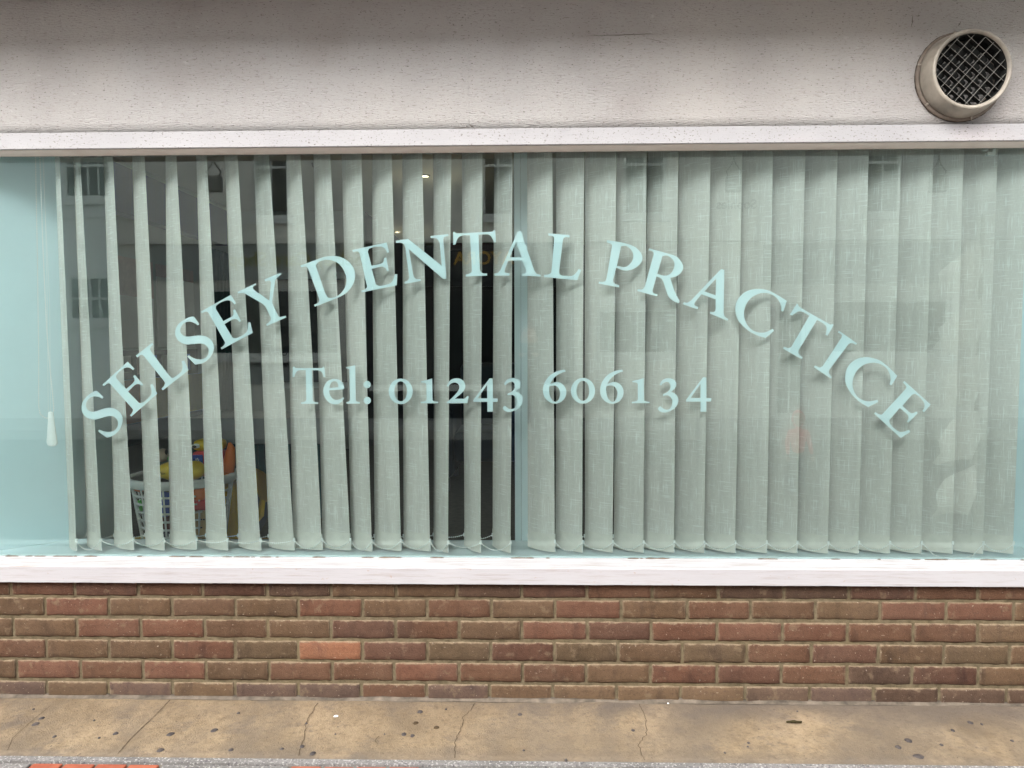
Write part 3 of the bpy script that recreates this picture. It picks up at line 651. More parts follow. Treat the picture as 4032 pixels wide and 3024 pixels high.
glyph('I', Z6, '1880,838! 2177,1047! 2160,1069! 2112,1047 2072,1042 2032,1062! 1727,1472! 1714,1517 1732,1557 1765,1599! 1750,1620! 1472,1435! 1492,1405! 1542,1432 1582,1435 1617,1412! 1920,955! 1928,915 1905,890 1862,868!')
glyph('t', A_, '150,152! 178,152! 205,178 240,184! 850,184! 880,178 900,152! 928,152! 955,408! 912,408! 890,330 850,270 780,242 622,240! 638,950! 655,1005 700,1028 776,1038! 776,1075! 348,1075! 348,1040! 420,1025 465,1000 480,950! 465,240! 370,240! 290,245 235,280 200,350 185,410! 135,410!')
glyph('e', A_, '1405,915! 1422,938! 1360,1020 1280,1075 1190,1088 1080,1060 980,970 920,860 905,750 925,640 990,530 1090,470 1190,455 1290,475 1370,540 1415,620 1425,690 1395,715! 1050,742! 1060,830 1100,910 1160,960 1235,975 1320,960', '1055,680! 1070,610 1110,540 1175,513 1235,530 1270,590 1280,660!')
glyph('l', A_, '1470,158! 1580,142 1700,108! 1708,930! 1715,990 1750,1022 1815,1030! 1815,1070! 1480,1070! 1480,1030! 1530,1018 1560,985 1568,940! 1555,240! 1535,205 1470,190!')
glyph(':', A_, ell(1995, 595, 89, 92)); glyph(';', A_, ell(2000, 992, 91, 91))
glyph('0', B_, ell(492, 700, 298, 318), ell(492, 700, 160, 247)); glyph('0b', D_, ell(1138, 633, 276, 295), ell(1136, 633, 148, 228))
glyph('1', B_, '998,450! 1080,432 1180,408 1275,380! 1282,880! 1292,925 1330,948 1428,958! 1428,998! 988,998! 988,962! 1080,948 1125,925 1135,890! 1130,540! 1115,505 1080,492 998,482!')
glyph('2', B_, '1635,562! 1680,480 1750,410 1850,378 1960,385 2050,440 2095,530 2098,600 2060,690 1980,770 1840,883! 2060,883! 2100,870 2130,835 2145,815! 2187,825! 2150,998! 1635,998! 1640,965! 1720,905 1830,800 1920,690 1948,610 1935,540 1890,495 1825,482 1760,500 1710,540 1665,590!')
glyph('4', C_, '805,378! 888,378! 890,878! 1015,878! 1002,963! 892,963! 892,1208! 752,1208! 750,963! 402,963! 405,915!', '745,538! 748,875! 510,875!')
glyph('3', C_, '1165,520! 1220,430 1300,380 1390,368 1490,390 1560,450 1580,530 1555,600 1500,660 1445,705! 1530,735 1600,800 1632,890 1615,1000 1550,1100 1450,1170 1330,1210 1230,1205 1155,1160 1137,1115 1160,1075 1190,1062 1230,1090 1290,1130 1350,1142 1420,1120 1470,1040 1485,940 1465,870 1420,815 1360,790 1258,802! 1250,762! 1310,735 1380,690 1425,630 1430,550 1410,490 1360,460 1300,470 1250,500 1200,550!')
glyph('6', D_, '722,150! 740,195! 640,225 530,290 440,380 385,480! 450,450 520,432 600,440 690,500 745,590 755,680 730,780 660,870 560,920 470,925 370,890 270,800 225,680 225,560 265,430 350,310 460,225 590,170', '365,525! 430,512 500,515 560,550 605,630 615,710 590,810 545,870 490,880 430,840 380,750 362,640')
def letter(key, parent, anchors=None):
    paths = GL[key]
    if anchors:
        (a0, Za), (a1, _), (b0, Zb), (b1, _) = anchors
        A0, A1, B0, B1 = pl(a0, Za), pl(a1, Za), pl(b0, Zb), pl(b1, Zb)
        q = complex(B1[0] - B0[0], B1[1] - B0[1]) / complex(A1[0] - A0[0], A1[1] - A0[1])
        paths = [[(lambda z: (z.real, z.imag))(complex(p[0] - A0[0], p[1] - A0[1]) * q + complex(*B0)) for p in ps] for ps in paths]
    cu = bpy.data.curves.new('letter', 'CURVE'); cu.dimensions = '2D'; cu.fill_mode = 'BOTH'; cu.extrude = 0.0002
    cx = sum(p[0] for p in paths[0]) / len(paths[0]); cz = sum(p[1] for p in paths[0]) / len(paths[0])
    for ps in paths:
        sp_ = cu.splines.new('POLY'); sp_.points.add(len(ps) - 1); sp_.use_cyclic_u = True
        for i, p in enumerate(ps): sp_.points[i].co = (p[0] - cx, p[1] - cz, 0, 1)
    t_ = bpy.data.objects.new('tmp', cu); COL.objects.link(t_); bpy.context.view_layer.update()
    me = bpy.data.meshes.new_from_object(t_.evaluated_get(bpy.context.evaluated_depsgraph_get())); bpy.data.objects.remove(t_)
    me.materials.clear(); o = obj('letter', me, 'vinyl', parent); o.location = (cx, YL, cz); o.rotation_euler = (R(90), 0, 0)
    return o
nameL = thing('window_lettering', 'arched pale serif lettering reading SELSEY DENTAL PRACTICE on the glass', 'lettering')
an = lambda a0, a1, Za, b0, b1, Zb: ((a0, Za), (a1, Za), (b0, Zb), (b1, Zb))
letter('S', nameL, an((560, 935), (490, 1600), Z2, (357, 1038), (405, 1572), Z1))
letter('E', nameL, an((580, 735), (1432, 1080), Z2, (342, 878), (1060, 995), Z1))
letter('L', nameL, an((1562, 232), (1950, 862), Z4, (778, 500), (1468, 690), Z1))
letter('S', nameL); letter('E', nameL); letter('Y', nameL); letter('D', nameL)
letter('E', nameL, an((580, 735), (1432, 1080), Z2, (873, 385), (1520, 897), Z3))
letter('N', nameL); letter('T', nameL); letter('A', nameL); letter('L', nameL); letter('P', nameL); letter('R', nameL)
letter('A', nameL, an((837, 800), (1455, 813), Z4, (1320, 1013), (1920, 1235), Z5))
letter('C', nameL)
letter('T', nameL, an((287, 213), (743, 800), Z4, (1195, 397), (1270, 1303), Z6))
letter('I', nameL)
letter('C', nameL, an((1030, 352), (680, 957), Z6, (1383, 540), (905, 1047), Z7))
letter('E', nameL, an((580, 735), (1432, 1080), Z2, (1495, 620), (1437, 1552), Z7))
telL = thing('window_lettering', 'straight line of pale serif lettering reading Tel: 01243 606134 under the arch', 'lettering')
for k in ('t', 'e', 'l', ':', ';', '0', '1', '2', '4', '3', '6', '0b'): letter(k, telL)
letter('6', telL, an((740, 195), (470, 925), D_, (2055, 193), (1780, 928), D_))
letter('1', telL, an((988, 998), (1428, 998), B_, (262, 874), (656, 872), E_))
letter('3', telL, an((1165, 520), (1137, 1115), C_, (868, 462), (836, 988), E_))
letter('4', telL, an((402, 963), (892, 1208), C_, (1443, 840), (1886, 1058), E_))

# ------------------------------------------------------------------ vertical blinds
WS = 0.127; YC = 0.172
top = {1: (226, 233), 2: (290, 318), 3: (408, 445), 4: (523, 567), 5: (651, 694), 6: (771, 816), 7: (886, 935), 8: (1002, 1057), 9: (1127, 1184), 10: (1233, 1302), 11: (1347, 1422), 12: (1467, 1541), 13: (1583, 1664), 14: (1705, 1778), 15: (1820, 1898), 16: (1946, 2017),
       17: (2074, 2176), 18: (2190, 2300), 19: (2305, 2426), 20: (2428, 2547), 21: (2549, 2672), 22: (0, 2797), 23: (0, 2922), 24: (0, 3044), 25: (0, 3171), 26: (0, 3297), 27: (0, 3420), 28: (0, 3548), 29: (0, 3675), 30: (0, 3794), 31: (0, 3928), 32: (0, 4050)}
bot = {1: (275, 300), 2: (344, 394), 3: (450, 523), 4: (570, 645), 5: (670, 770), 6: (813, 892), 7: (938, 1024), 8: (1057, 1157), 9: (1155, 1265), 10: (1270, 1377), 11: (1380, 1464), 12: (1475, 1578), 13: (1591, 1691), 14: (1708, 1764), 15: (1827, 1894), 16: (1940, 2010),
       17: (2080, 2183), 18: (2187, 2293), 19: (2302, 2413), 20: (2418, 2532), 21: (2534, 2653), 22: (0, 2773), 23: (0, 2895), 24: (0, 3018), 25: (0, 3138), 26: (0, 3261), 27: (0, 3381), 28: (0, 3503), 29: (0, 3628), 30: (0, 3751), 31: (0, 3871), 32: (0, 3990)}
def solve(xl, xr, py, a_fix=None):
    best = None
    zq = U((xr + max(xl, 1)) / 2 if xl else xr, py, YC).z
    for k in range(0, 360):
        a = R(k * 0.25) if a_fix is None else a_fix
        # right edge: C + W/2(cos a, -sin a)
        yr = YC - WS / 2 * math.sin(a); Xr = U(xr, py, yr).x; Cx = Xr - WS / 2 * math.cos(a)
        if a_fix is not None: return Cx, a
        yl = YC + WS / 2 * math.sin(a); p = PX(Cx - WS / 2 * math.cos(a), yl, zq)[0]
        e = abs(p - xl)
        if best is None or e < best[0]: best = (e, Cx, a)
    return best[1], best[2]
ZSB, ZST = 0.507, 2.087
PT, PB = 620, 2105
zT = U(2016, PT, YC).z; zBm = U(2016, PB, YC).z
groupS = {}
bl1 = thing('vertical_blind', 'half-open vertical blind of linen slats left of the white post', 'blind', (0, YC, 2.092))
bl2 = thing('vertical_blind', 'nearly closed vertical blind of linen slats right of the white post', 'blind', (0, YC, 2.092))
def shape(Ct, at, Cb, ab, sd, z, u, off=0.0):
    """point of a slat at height z, u in -1..1 across"""
    f = (z - zBm) / (zT - zBm); fs = min(1.15, max(-0.1, f))
    a = ab + (at - ab) * fs; C = Cb + (Ct - Cb) * f
    a += 0.03 * math.sin(z * 2.1 + sd)
    cam_ = 0.0105 * (1 - u * u)                        # gentle belly towards the street
    n_ = Vector((-math.sin(a), -math.cos(a)))
    x = C + WS / 2 * u * math.cos(a) + n_.x * (cam_ + off); y = YC - WS / 2 * u * math.sin(a) + n_.y * (cam_ + off)
    return Vector((x, y, z))
SP = {}
fx = []
for i in range(17, 22):
    fx.append((solve(*top[i], PT)[1] + solve(*bot[i], PB)[1]) / 2)
afix = sum(fx) / len(fx)
for i in range(1, 33):
    if top[i][0]: Ct, at = solve(*top[i], PT); Cb, ab = solve(*bot[i], PB)
    else:
        a_ = afix + random.uniform(-0.05, 0.05); Ct, at = solve(0, top[i][1], PT, a_); Cb, ab = solve(0, bot[i][1], PB, a_)
    SP[i] = (Ct, at, Cb, ab, i * 1.7)
    bm = bmesh.new(); uvl = bm.loops.layers.uv.new('UVMap'); nu, nv = 8, 26; g = []
    for j in range(nv + 1):
        z = ZSB + (ZST - ZSB) * j / nv
        g.append([bm.verts.new(shape(*SP[i], z, -1 + 2 * k / nu)) for k in range(nu + 1)])
    for j in range(nv):
        for k in range(nu):
            f_ = bm.faces.new((g[j][k], g[j][k + 1], g[j + 1][k + 1], g[j + 1][k]))
            for lp, (jj, kk) in zip(f_.loops, ((j, k), (j, k + 1), (j + 1, k + 1), (j + 1, k))): lp[uvl].uv = (WS * kk / nu, (ZST - ZSB) * jj / nv)
    par = bl1 if i <= 16 else bl2
    for v_ in bm.verts: v_.co -= Vector((0, YC, 2.092))
    sl_ = obj('slat', bm, 'blind_fabric', par, smooth=True)
    # weight pocket
    bm = bmesh.new()
    for off in (0.0012, -0.0012):
        g = [[bm.verts.new(shape(*SP[i], z, -1.0 + 2.0 * k / nu, off) - Vector((0, YC, 2.092))) for k in range(nu + 1)] for z in (ZSB - 0.001, ZSB + 0.062 + (0.004 if off > 0 else 0))]
        for k in range(nu): bm.faces.new((g[0][k], g[0][k + 1], g[1][k + 1], g[1][k]))
    obj('weight_pocket', bm, 'weight_fabric', sl_, smooth=True)
    # clips at both corners and the plate edge
    bm = bmesh.new()
    for u in (1.02, -1.02):
        p = shape(*SP[i], ZSB + 0.040, u) - Vector((0, YC, 2.092))
        box(bm, p.x - 0.0035, p.x + 0.0035, p.y - 0.003, p.y + 0.003, p.z - 0.006, p.z + 0.007)
        q = shape(*SP[i], ZSB, u) - Vector((0, YC, 2.092)); box(bm, q.x - 0.0009, q.x + 0.0009, q.y - 0.001, q.y + 0.001, q.z, q.z + 0.034)
    # hanger at the head
    p = shape(*SP[i], ZST - 0.01, 0.0) - Vector((0, YC, 2.092)); box(bm, p.x - 0.005, p.x + 0.005, p.y - 0.003, p.y + 0.003, p.z - 0.02, p.z + 0.012)
    obj('clip', bm, 'white_plastic', sl_)['kind'] = 'stuff'
for par, a, b in ((bl1, -1.80, -0.03), (bl2, 0.02, 1.82)):
    obj('head_rail', bx(a, b, YC - 0.025, YC + 0.025, 2.087, 2.100, off=(0, YC, 2.092)), 'white_plastic', par)
oct_ = [(1, 0, 0), (-1, 0, 0), (0, 1, 0), (0, -1, 0), (0, 0, 1), (0, 0, -1)]
of_ = [(0, 2, 4), (2, 1, 4), (1, 3, 4), (3, 0, 4), (2, 0, 5), (1, 2, 5), (3, 1, 5), (0, 3, 5)]
def beads(pts, r, pitch, off=Vector((0, 0, 0)), cord=0.0011):
    bm = bmesh.new(); P = [Vector(p) - off for p in pts]; acc = 0.0
    tube(bm, P, cord, 3, False)
    for a, b in zip(P[:-1], P[1:]):
        L = (b - a).length; t_ = pitch - acc if acc else 0.0
        while t_ < L:
            c_ = a.lerp(b, t_ / L); vs = [bm.verts.new(c_ + Vector(o_) * r) for o_ in oct_]
            for f_ in of_: bm.faces.new([vs[k] for k in f_])
            t_ += pitch
        acc = (L - (t_ - pitch)) or 1e-9
    return bm
def sagline(p, q, sag, n_=14):
    return [p.lerp(q, k / n_) - Vector((0, 0, sag * 4 * (k / n_) * (1 - k / n_))) for k in range(n_ + 1)]
for i in range(1, 32):
    if i == 16: continue
    par = bl1 if i <= 16 else bl2
    for u, yo in ((1.02, -0.004), (-1.02, 0.003)):
        if u < 0 and i >= 21: continue
        p = shape(*SP[i], ZSB + 0.040, u) + Vector((0, yo, 0)); q = shape(*SP[i + 1], ZSB + 0.040, u) + Vector((0, yo, 0))
        L = (q - p).length; sag = max(0.012, min(0.040, math.sqrt(max(0.0, (0.128 ** 2 - L * L))) * 0.5)) * (0.9 if u > 0 else 0.5)
        if u > 0 and i in (29, 30): continue
        obj('bead_chain', beads(sagline(p, q, sag), 0.0030, 0.0078, Vector((0, YC, 2.092))), 'white_plastic', par)
# chain come loose at the right: two ends trail on the board
for i, d_ in ((29, 1), (31, -1)):
    p = shape(*SP[i], ZSB + 0.040, 1.02) + Vector((0, -0.004, 0))
    obj('bead_chain', beads([p, p + Vector((0.018 * d_, -0.002, -0.018)), p + Vector((0.042 * d_, -0.004, -0.044)), p + Vector((0.062 * d_, -0.004, -0.050))], 0.0030, 0.0078, Vector((0, YC, 2.092))), 'white_plastic', bl2)
# control chain with tassel weight
cyp = 0.185
q = lambda a, b: U(a, b, cyp)
ctl = thing('blind_pull', 'white bead chain and cord with long tapered pull weight left of the slats', 'blind pull', tuple(q(206, 1640)))
off = Vector(ctl.location)
lp_ = [q(139, 560), q(141, 700), q(147, 1000), q(152, 1400), q(152, 1600), q(158, 1630), q(175, 1644), q(192, 1648), q(205, 1640), q(212, 1615), q(206, 1540), q(196, 1440), q(184, 1300), q(170, 1000), q(160, 700), q(155, 560)]
obj('bead_chain', beads(lp_, 0.0037, 0.0092, off), 'white_plastic', ctl)
bm = bmesh.new(); tube(bm, [q(170, 560) - off, q(185, 1100) - off, q(190, 1625) - off], 0.0007, 4); tube(bm, [q(165, 560) - off, q(196, 1200) - off, q(199, 1625) - off], 0.0007, 4); obj('cord', bm, 'white_plastic', ctl)
bm = bmesh.new(); c0, c1 = q(200, 1620) - off, q(206, 1757) - off
ax = (c1 - c0); L = ax.length; prof_ = [(0.0, 0.004), (0.04, 0.011), (0.14, 0.012), (0.28, 0.0125), (0.62, 0.0175), (0.88, 0.0215), (0.96, 0.019), (1.0, 0.011)]
rg = []
for t_, r_ in prof_:
    c_ = c0 + ax * t_; rg.append([bm.verts.new(c_ + Vector((r_ * math.cos(k * math.pi / 4 + math.pi / 8), r_ * 0.45 * math.sin(k * math.pi / 4 + math.pi / 8), 0))) for k in range(8)])
for a, b in zip(rg[:-1], rg[1:]):
    for k in range(8): bm.faces.new((a[k], a[(k + 1) % 8], b[(k + 1) % 8], b[k]))
bm.faces.new(rg[0]); bm.faces.new(rg[-1]); obj('pull_weight', bm, 'white_plastic', ctl)

# ------------------------------------------------------------------ extractor vent
fc = U(3831, 270, -0.08); vr = (U(3990, 270, -0.08).x - U(3673, 270, -0.08).x) / 2
vent = thing('extractor_vent', 'round beige wall vent with diamond wire grille on the fascia', 'vent', (fc.x, 0, fc.z))
bm = bmesh.new(); rf = vr
lathe(bm, [(rf * 1.075, -0.012), (rf * 1.07, -0.020), (rf * 1.035, -0.048), (rf * 1.0, -0.066), (rf * 0.997, -0.075), (rf * 0.97, -0.081), (rf * 0.93, -0.079), (rf * 0.89, -0.074), (rf * 0.88, -0.064), (rf * 0.88, -0.012)], 72, 'Y', close=True)
obj('hood', bm, 'vent_plastic', vent, smooth=True)
bm = bmesh.new(); lathe(bm, [(rf * 0.86, -0.0115), (rf * 1.13, -0.0115), (rf * 1.145, -0.006), (rf * 1.14, 0.004), (rf * 0.86, 0.004)], 64, 'Y', close=True); obj('flange', bm, 'vent_dark', vent, smooth=True)
bm = bmesh.new()
for a in (165, 220, 285, 40, 100, 345):
    ca, sa = math.cos(R(a)), math.sin(R(a)); p = Vector((rf * 1.07 * ca, -0.016, rf * 1.07 * sa)); q2 = Vector((rf * 1.145 * ca, -0.010, rf * 1.145 * sa))
    tube(bm, [p, q2], 0.004, 4)
obj('lug', bm, 'vent_plastic', vent)['kind'] = 'stuff'
bm = bmesh.new(); ring_o = []; ring_i = []
for k in range(80):
    a = k * 2 * math.pi / 80; rr = rf * (1.155 + 0.02 * noise.noise(Vector((math.cos(a) * 3, math.sin(a) * 3, 0))) + 0.02 * noise.noise(Vector((math.cos(a) * 14, math.sin(a) * 14, 3))))
    ring_o.append(bm.verts.new((rr * math.cos(a), -0.0026, rr * math.sin(a)))); ring_i.append(bm.verts.new((rf * 1.09 * math.cos(a), -0.006, rf * 1.09 * math.sin(a))))
for k in range(80): bm.faces.new((ring_o[k], ring_o[(k + 1) % 80], ring_i[(k + 1) % 80], ring_i[k]))
obj('sealant', bm, 'soot', vent)
bm = bmesh.new(); lathe(bm, [(rf * 0.879, -0.073), (rf * 0.875, 0.02), (0.001, 0.02)], 48, 'Y'); obj('duct', bm, 'vent_inside', vent, smooth=True)
# fan blades behind the grille: staggered curved cowls
bm = bmesh.new(); pit = 0.0485 * (vr / 0.135); 
for r_ in range(-6, 7):
    for c_ in range(-5, 6):
        cx_ = (c_ + (0.5 if r_ % 2 else 0)) * pit + 0.006; cz_ = r_ * pit * 0.53
        if math.hypot(cx_, cz_) > rf * 0.80: continue
        n_ = 8; pr = None
        for k in range(n_ + 1):
            a = math.pi * k / n_; p0 = (cx_ + pit * 0.42 * math.cos(a), -0.036, cz_ - pit * 0.20 + pit * 0.40 * math.sin(a)); p1 = (cx_ + pit * 0.42 * math.cos(a) , -0.016, cz_ - pit * 0.30)
            cur = (bm.verts.new(p0), bm.verts.new(p1))
            if pr: bm.faces.new((pr[0], cur[0], cur[1], pr[1]))
            pr = cur
obj('blades', bm, 'vent_blade', vent, smooth=True)
gr_y = -0.0685
sp_ = pit * math.sqrt(0.5) * 0.985
for fam, ang in ((0, 49), (1, -41)):
    d_ = Vector((math.cos(R(ang + (180 if fam else 0))), 0, math.sin(R(ang)))) if False else Vector((math.cos(R(ang)), 0, math.sin(R(ang))))
    n_ = Vector((-d_.z, 0, d_.x))
    for k in range(-4, 5):
        o_ = (k + (0.35 if fam else 0.1)) * sp_; rr = rf * 0.882
        if abs(o_) >= rr * 0.98: continue
        hl = math.sqrt(rr * rr - o_ * o_); a, b = n_ * o_ - d_ * hl, n_ * o_ + d_ * hl
        bm = bmesh.new(); tube(bm, [a + Vector((0, gr_y + fam * 0.0016, 0)), b + Vector((0, gr_y + fam * 0.0016, 0))], 0.0007, 5)
        # web behind the front edge
        w0_, w1_ = gr_y + 0.0016 + fam * 0.0016, gr_y + 0.022
        vs = [bm.verts.new(p) for p in (a + Vector((0, w0_, 0)), b + Vector((0, w0_, 0)), b + Vector((0, w1_, 0)), a + Vector((0, w1_, 0)))]; f_ = bm.faces.new(vs); f_.material_index = 1
        me = bpy.data.meshes.new('bar'); bm.to_mesh(me); bm.free(); me.materials.append(M['wire']); me.materials.append(M['vent_inside']); o = obj('grille_bar', me, None, vent)

# ------------------------------------------------------------------ the room behind the glass
FZ = 0.205; CZ = 2.62; LX = -2.95
struct(obj('room_floor', bx(LX, 3.2, 0.346, 7.6, FZ - 0.05, FZ), 'carpet'))
struct(obj('room_ceiling', bx(LX, 3.2, 0.346, 7.6, CZ, CZ + 0.05), 'ceiling_paint'))
struct(obj('room_wall', bx(RX - 0.04, RX - 0.0005, 0.321, 0.72, FZ, CZ), 'post_paint'))          # return beside the window
struct(obj('room_wall', bx(LX, RX - 0.041, 0.68, 0.72, FZ, CZ), 'inner_wall_paint'))
struct(obj('room_wall', bx(LX - 0.05, LX, 0.72, 4.95, FZ, CZ), 'inner_wall_paint'))             # left wall
struct(obj('room_wall', bx(LX, -1.66, 4.9, 4.95, FZ, CZ), 'inner_wall_paint'))                  # back wall of the waiting room
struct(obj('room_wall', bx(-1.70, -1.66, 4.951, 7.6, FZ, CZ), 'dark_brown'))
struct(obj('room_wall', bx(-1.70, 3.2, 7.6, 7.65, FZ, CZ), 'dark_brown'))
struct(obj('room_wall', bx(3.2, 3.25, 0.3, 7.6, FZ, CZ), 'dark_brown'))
struct(obj('room_wall', bx(1.86, 3.2, 0.34, 0.38, FZ, CZ), 'inner_wall_paint'))
struct(obj('room_wall', bx(LX, 3.2, 0.346, 0.36, 2.165, CZ), 'inner_wall_paint'))
struct(obj('room_wall', bx(-1.81, 1.86, 0.301, 0.34, FZ - 0.1, ZB - 0.031), 'inner_wall_paint'))
def lw(y0_, y1_, z0, z1, d0, d1): return bx(LX + d0, LX + d1, y0_, y1_, z0 + 0.04, z1 + 0.04)
dado = thing('dado_panelling', 'orange and yellow panels over a dark teal rail on the left room wall', 'panelling', (0, 0, 0))
obj('panel', lw(0.74, 3.05, 0.66, 0.98, 0.001, 0.012), 'orange_paint', dado); obj('panel', lw(3.051, 4.85, 0.66, 0.98, 0.001, 0.012), 'yellow_ochre', dado)
obj('rail', lw(0.74, 4.88, 0.50, 0.655, 0.001, 0.04), 'teal_paint', dado)
tag(obj('pelmet', lw(0.74, 4.4, 2.17, 2.50, 0.001, 0.10), 'navy_paint'), 'dark navy pelmet high on the left wall of the room', 'pelmet')
shelf = thing('leaflet_rack', 'dark leaflet shelf below the wall boards inside the room', 'rack')
obj('back_panel', lw(2.0, 3.88, 0.985, 1.20, 0.001, 0.02), 'dark_board', shelf)
for k in range(9):
    y_ = 2.1 + k * 0.19; o = obj('leaflet', lw(y_, y_ + 0.10, 1.02 + 0.02 * (k % 2), 1.16, 0.021, 0.028), ['paper', 'poster_pink', 'toy_blue'][k % 3], shelf)
pa = thing('wall_board', 'white notice board with pinkish top, nearer one on the left room wall', 'notice board', (0, 0, 0), 'notice boards on the left wall')
obj('sheet', lw(2.3, 3.15, 1.22, 1.60, 0.001, 0.015), 'poster_white', pa); obj('header', lw(2.3, 3.15, 1.601, 1.88, 0.001, 0.015), 'poster_pink', pa)
pb = thing('wall_board', 'plain pale notice board, further one beside the dark curtain', 'notice board', (0, 0, 0), 'notice boards on the left wall')
obj('sheet', lw(3.22, 3.85, 1.22, 1.78, 0.001, 0.015), 'poster_white', pb); obj('header', lw(3.22, 3.85, 1.781, 1.88, 0.001, 0.015), 'poster_pink', pb)
bm = bmesh.new(); pr = None
for k in range(81):
    y_ = 3.92 + 0.9 * k / 80; xo = LX + 0.06 + 0.022 * math.sin(k * 0.9); cur = (bm.verts.new((xo, y_, 0.62)), bm.verts.new((xo, y_, 2.15)))
    if pr: bm.faces.new((pr[0], cur[0], cur[1], pr[1]))
    pr = cur
tag(obj('curtain', bm, 'teal_curtain', smooth=True), 'dark green curtain in folds at the far end of the left wall', 'curtain')
desk = thing('counter', 'pale grey counter with dark teal ribbed front at the back of the room', 'counter', (-1.7, 1.9, FZ))
obj('counter_top', bx(-0.42, 0.47, 0, 0.5, 0.465, 0.625, bev=0.004), 'shop_grey', desk)
for k in range(22): obj('slat', bx(-0.42 + k * 0.0405, -0.42 + k * 0.0405 + 0.034, 0.01, 0.03, 0.0, 0.46), 'teal_paint', desk)
obj('front_panel', bx(-0.42, 0.47, 0.031, 0.05, 0.0, 0.46), 'dark_board', desk)
iw = thing('inner_window', 'pale framed inner window in the back wall of the room', 'window', (-2.2, 4.9, 1.25))
for (a, b, c1_, d1_) in ((-0.45, -0.39, -0.42, 0.75), (0.39, 0.45, -0.42, 0.75), (-0.39, 0.39, 0.69, 0.75), (-0.39, 0.39, -0.42, -0.36)): obj('frame', bx(a, b, -0.04, -0.001, c1_, d1_), 'post_paint', iw)
obj('pane', bx(-0.389, 0.389, -0.02, -0.01, -0.359, 0.689), 'far_glass', iw)
ac = thing('armchair', 'dark padded armchair deep in the unlit middle of the room', 'armchair', (-0.25, 3.0, FZ))
for nm, b in (('seat', (-0.3, 0.3, -0.3, 0.3, 0.22, 0.44)), ('backrest', (-0.3, 0.3, 0.301, 0.45, 0.22, 0.92)), ('armrest', (-0.42, -0.301, -0.3, 0.45, 0.1, 0.62)), ('armrest', (0.301, 0.42, -0.3, 0.45, 0.1, 0.62))): obj(nm, bx(*b, bev=0.04), 'navy_vinyl', ac, smooth=True)
for a in (-0.35, 0.35):
    for b in (-0.25, 0.4): obj('leg', bx(a - 0.02, a + 0.02, b - 0.02, b + 0.02, 0, 0.1), 'black_plastic', ac)
dr = thing('doorway', 'dark red door frame at the back of the dark hall', 'door', (-0.95, 5.6, FZ))
obj('frame', bx(-0.04, 0.04, 0, 0.1, 0, 2.1), 'dark_red', dr); obj('frame', bx(0.95, 1.03, 0, 0.1, 0, 2.1), 'dark_red', dr); obj('frame', bx(-0.04, 1.03, 0, 0.1, 2.101, 2.18), 'dark_red', dr); obj('door_leaf', bx(0.041, 0.949, 0.04, 0.08, 0, 2.1), 'dark_brown', dr)
sd_ = U(1266, 622, 3.0); det = bmesh.new(); lathe(det, [(0.001, CZ - 0.055), (0.03, CZ - 0.052), (0.055, CZ - 0.02), (0.06, CZ - 0.001)], 20, 'Z'); tag(obj('smoke_detector', det, 'vent_dark', loc=(sd_.x, 2.95, 0)), 'grey domed smoke detector on the room ceiling', 'smoke detector')
for px_, Yd, lb in ((1674, 3.35, 'lit ceiling spotlight seen high between the slats'), (1564, 6.3, 'lit ceiling spotlight in the dark hall behind the letters'), (1472, 6.9, 'faintest lit ceiling spotlight at the far end of the hall')):
    p = U(px_, 900, Yd); lt = thing('ceiling_light', lb, 'ceiling light', (p.x, Yd, CZ), 'ceiling lights in the room')
    bm = bmesh.new(); lathe(bm, [(0.035, -0.001), (0.045, -0.001), (0.045, -0.012), (0.035, -0.012)], 20, 'Z', close=True); obj('rim', bm, 'wire', lt)
    bm = bmesh.new(); lathe(bm, [(0.034, -0.004), (0.001, -0.006)], 20, 'Z'); obj('lamp', bm, 'lamp_glow', lt)
    ld = bpy.data.lights.new('bulb', 'POINT'); ld.energy = 0.5; ld.color = (1.0, 0.83, 0.62); ld.shadow_soft_size = 0.03; lo_ = bpy.data.objects.new('bulb', ld); COL.objects.link(lo_); lo_.parent = lt; lo_.location = (0, 0, -0.35)

# ------------------------------------------------------------------ basket and toys
bc = Vector((U(722, 1860, 0.60).x, 0.60, 0)); rimz = U(722, 1862, 0.60).z
bas = thing('laundry_basket', 'round white plastic lattice basket full of toys behind the left slats', 'basket', (bc.x, bc.y, FZ))
RT, RB = 0.222, 0.135; Hb = rimz - FZ
def br(z): return RB + (RT - 0.012 - RB) * z / Hb
bm = bmesh.new(); lathe(bm, [(RT - 0.016, Hb - 0.004), (RT - 0.010, Hb), (RT, Hb - 0.001), (RT + 0.003, Hb - 0.010), (RT, Hb - 0.036), (RT - 0.005, Hb - 0.038), (RT - 0.008, Hb - 0.012), (RT - 0.018, Hb - 0.02)], 48, 'Z', close=True); obj('rim', bm, 'white_plastic', bas, smooth=True)
for k in range(13):
    z_ = 0.02 + k * (Hb - 0.06) / 13; bm = bmesh.new(); r_ = br(z_); lathe(bm, [(r_ - 0.0015, z_), (r_ + 0.0025, z_), (r_ + 0.0025, z_ + 0.008), (r_ - 0.0015, z_ + 0.008)], 40, 'Z', close=True); obj('hoop', bm, 'white_plastic', bas, smooth=True)
for k in range(24):
    a = k * 2 * math.pi / 24; bm = bmesh.new(); tw = 0.10 * (-1) ** k
    tube(bm, [((br(z_) + 0.001) * math.cos(a + tw * z_), (br(z_) + 0.001) * math.sin(a + tw * z_), z_) for z_ in (0.0, 0.12, 0.25, 0.38, Hb - 0.03)], 0.0042, 4); obj('rib', bm, 'white_plastic', bas)
bm = bmesh.new(); lathe(bm, [(0.001, 0.004), (RB, 0.004), (RB, 0.012), (0.001, 0.012)], 40, 'Z'); obj('base', bm, 'white_plastic', bas)
def W(px, py, Y): return U(px, py, Y)
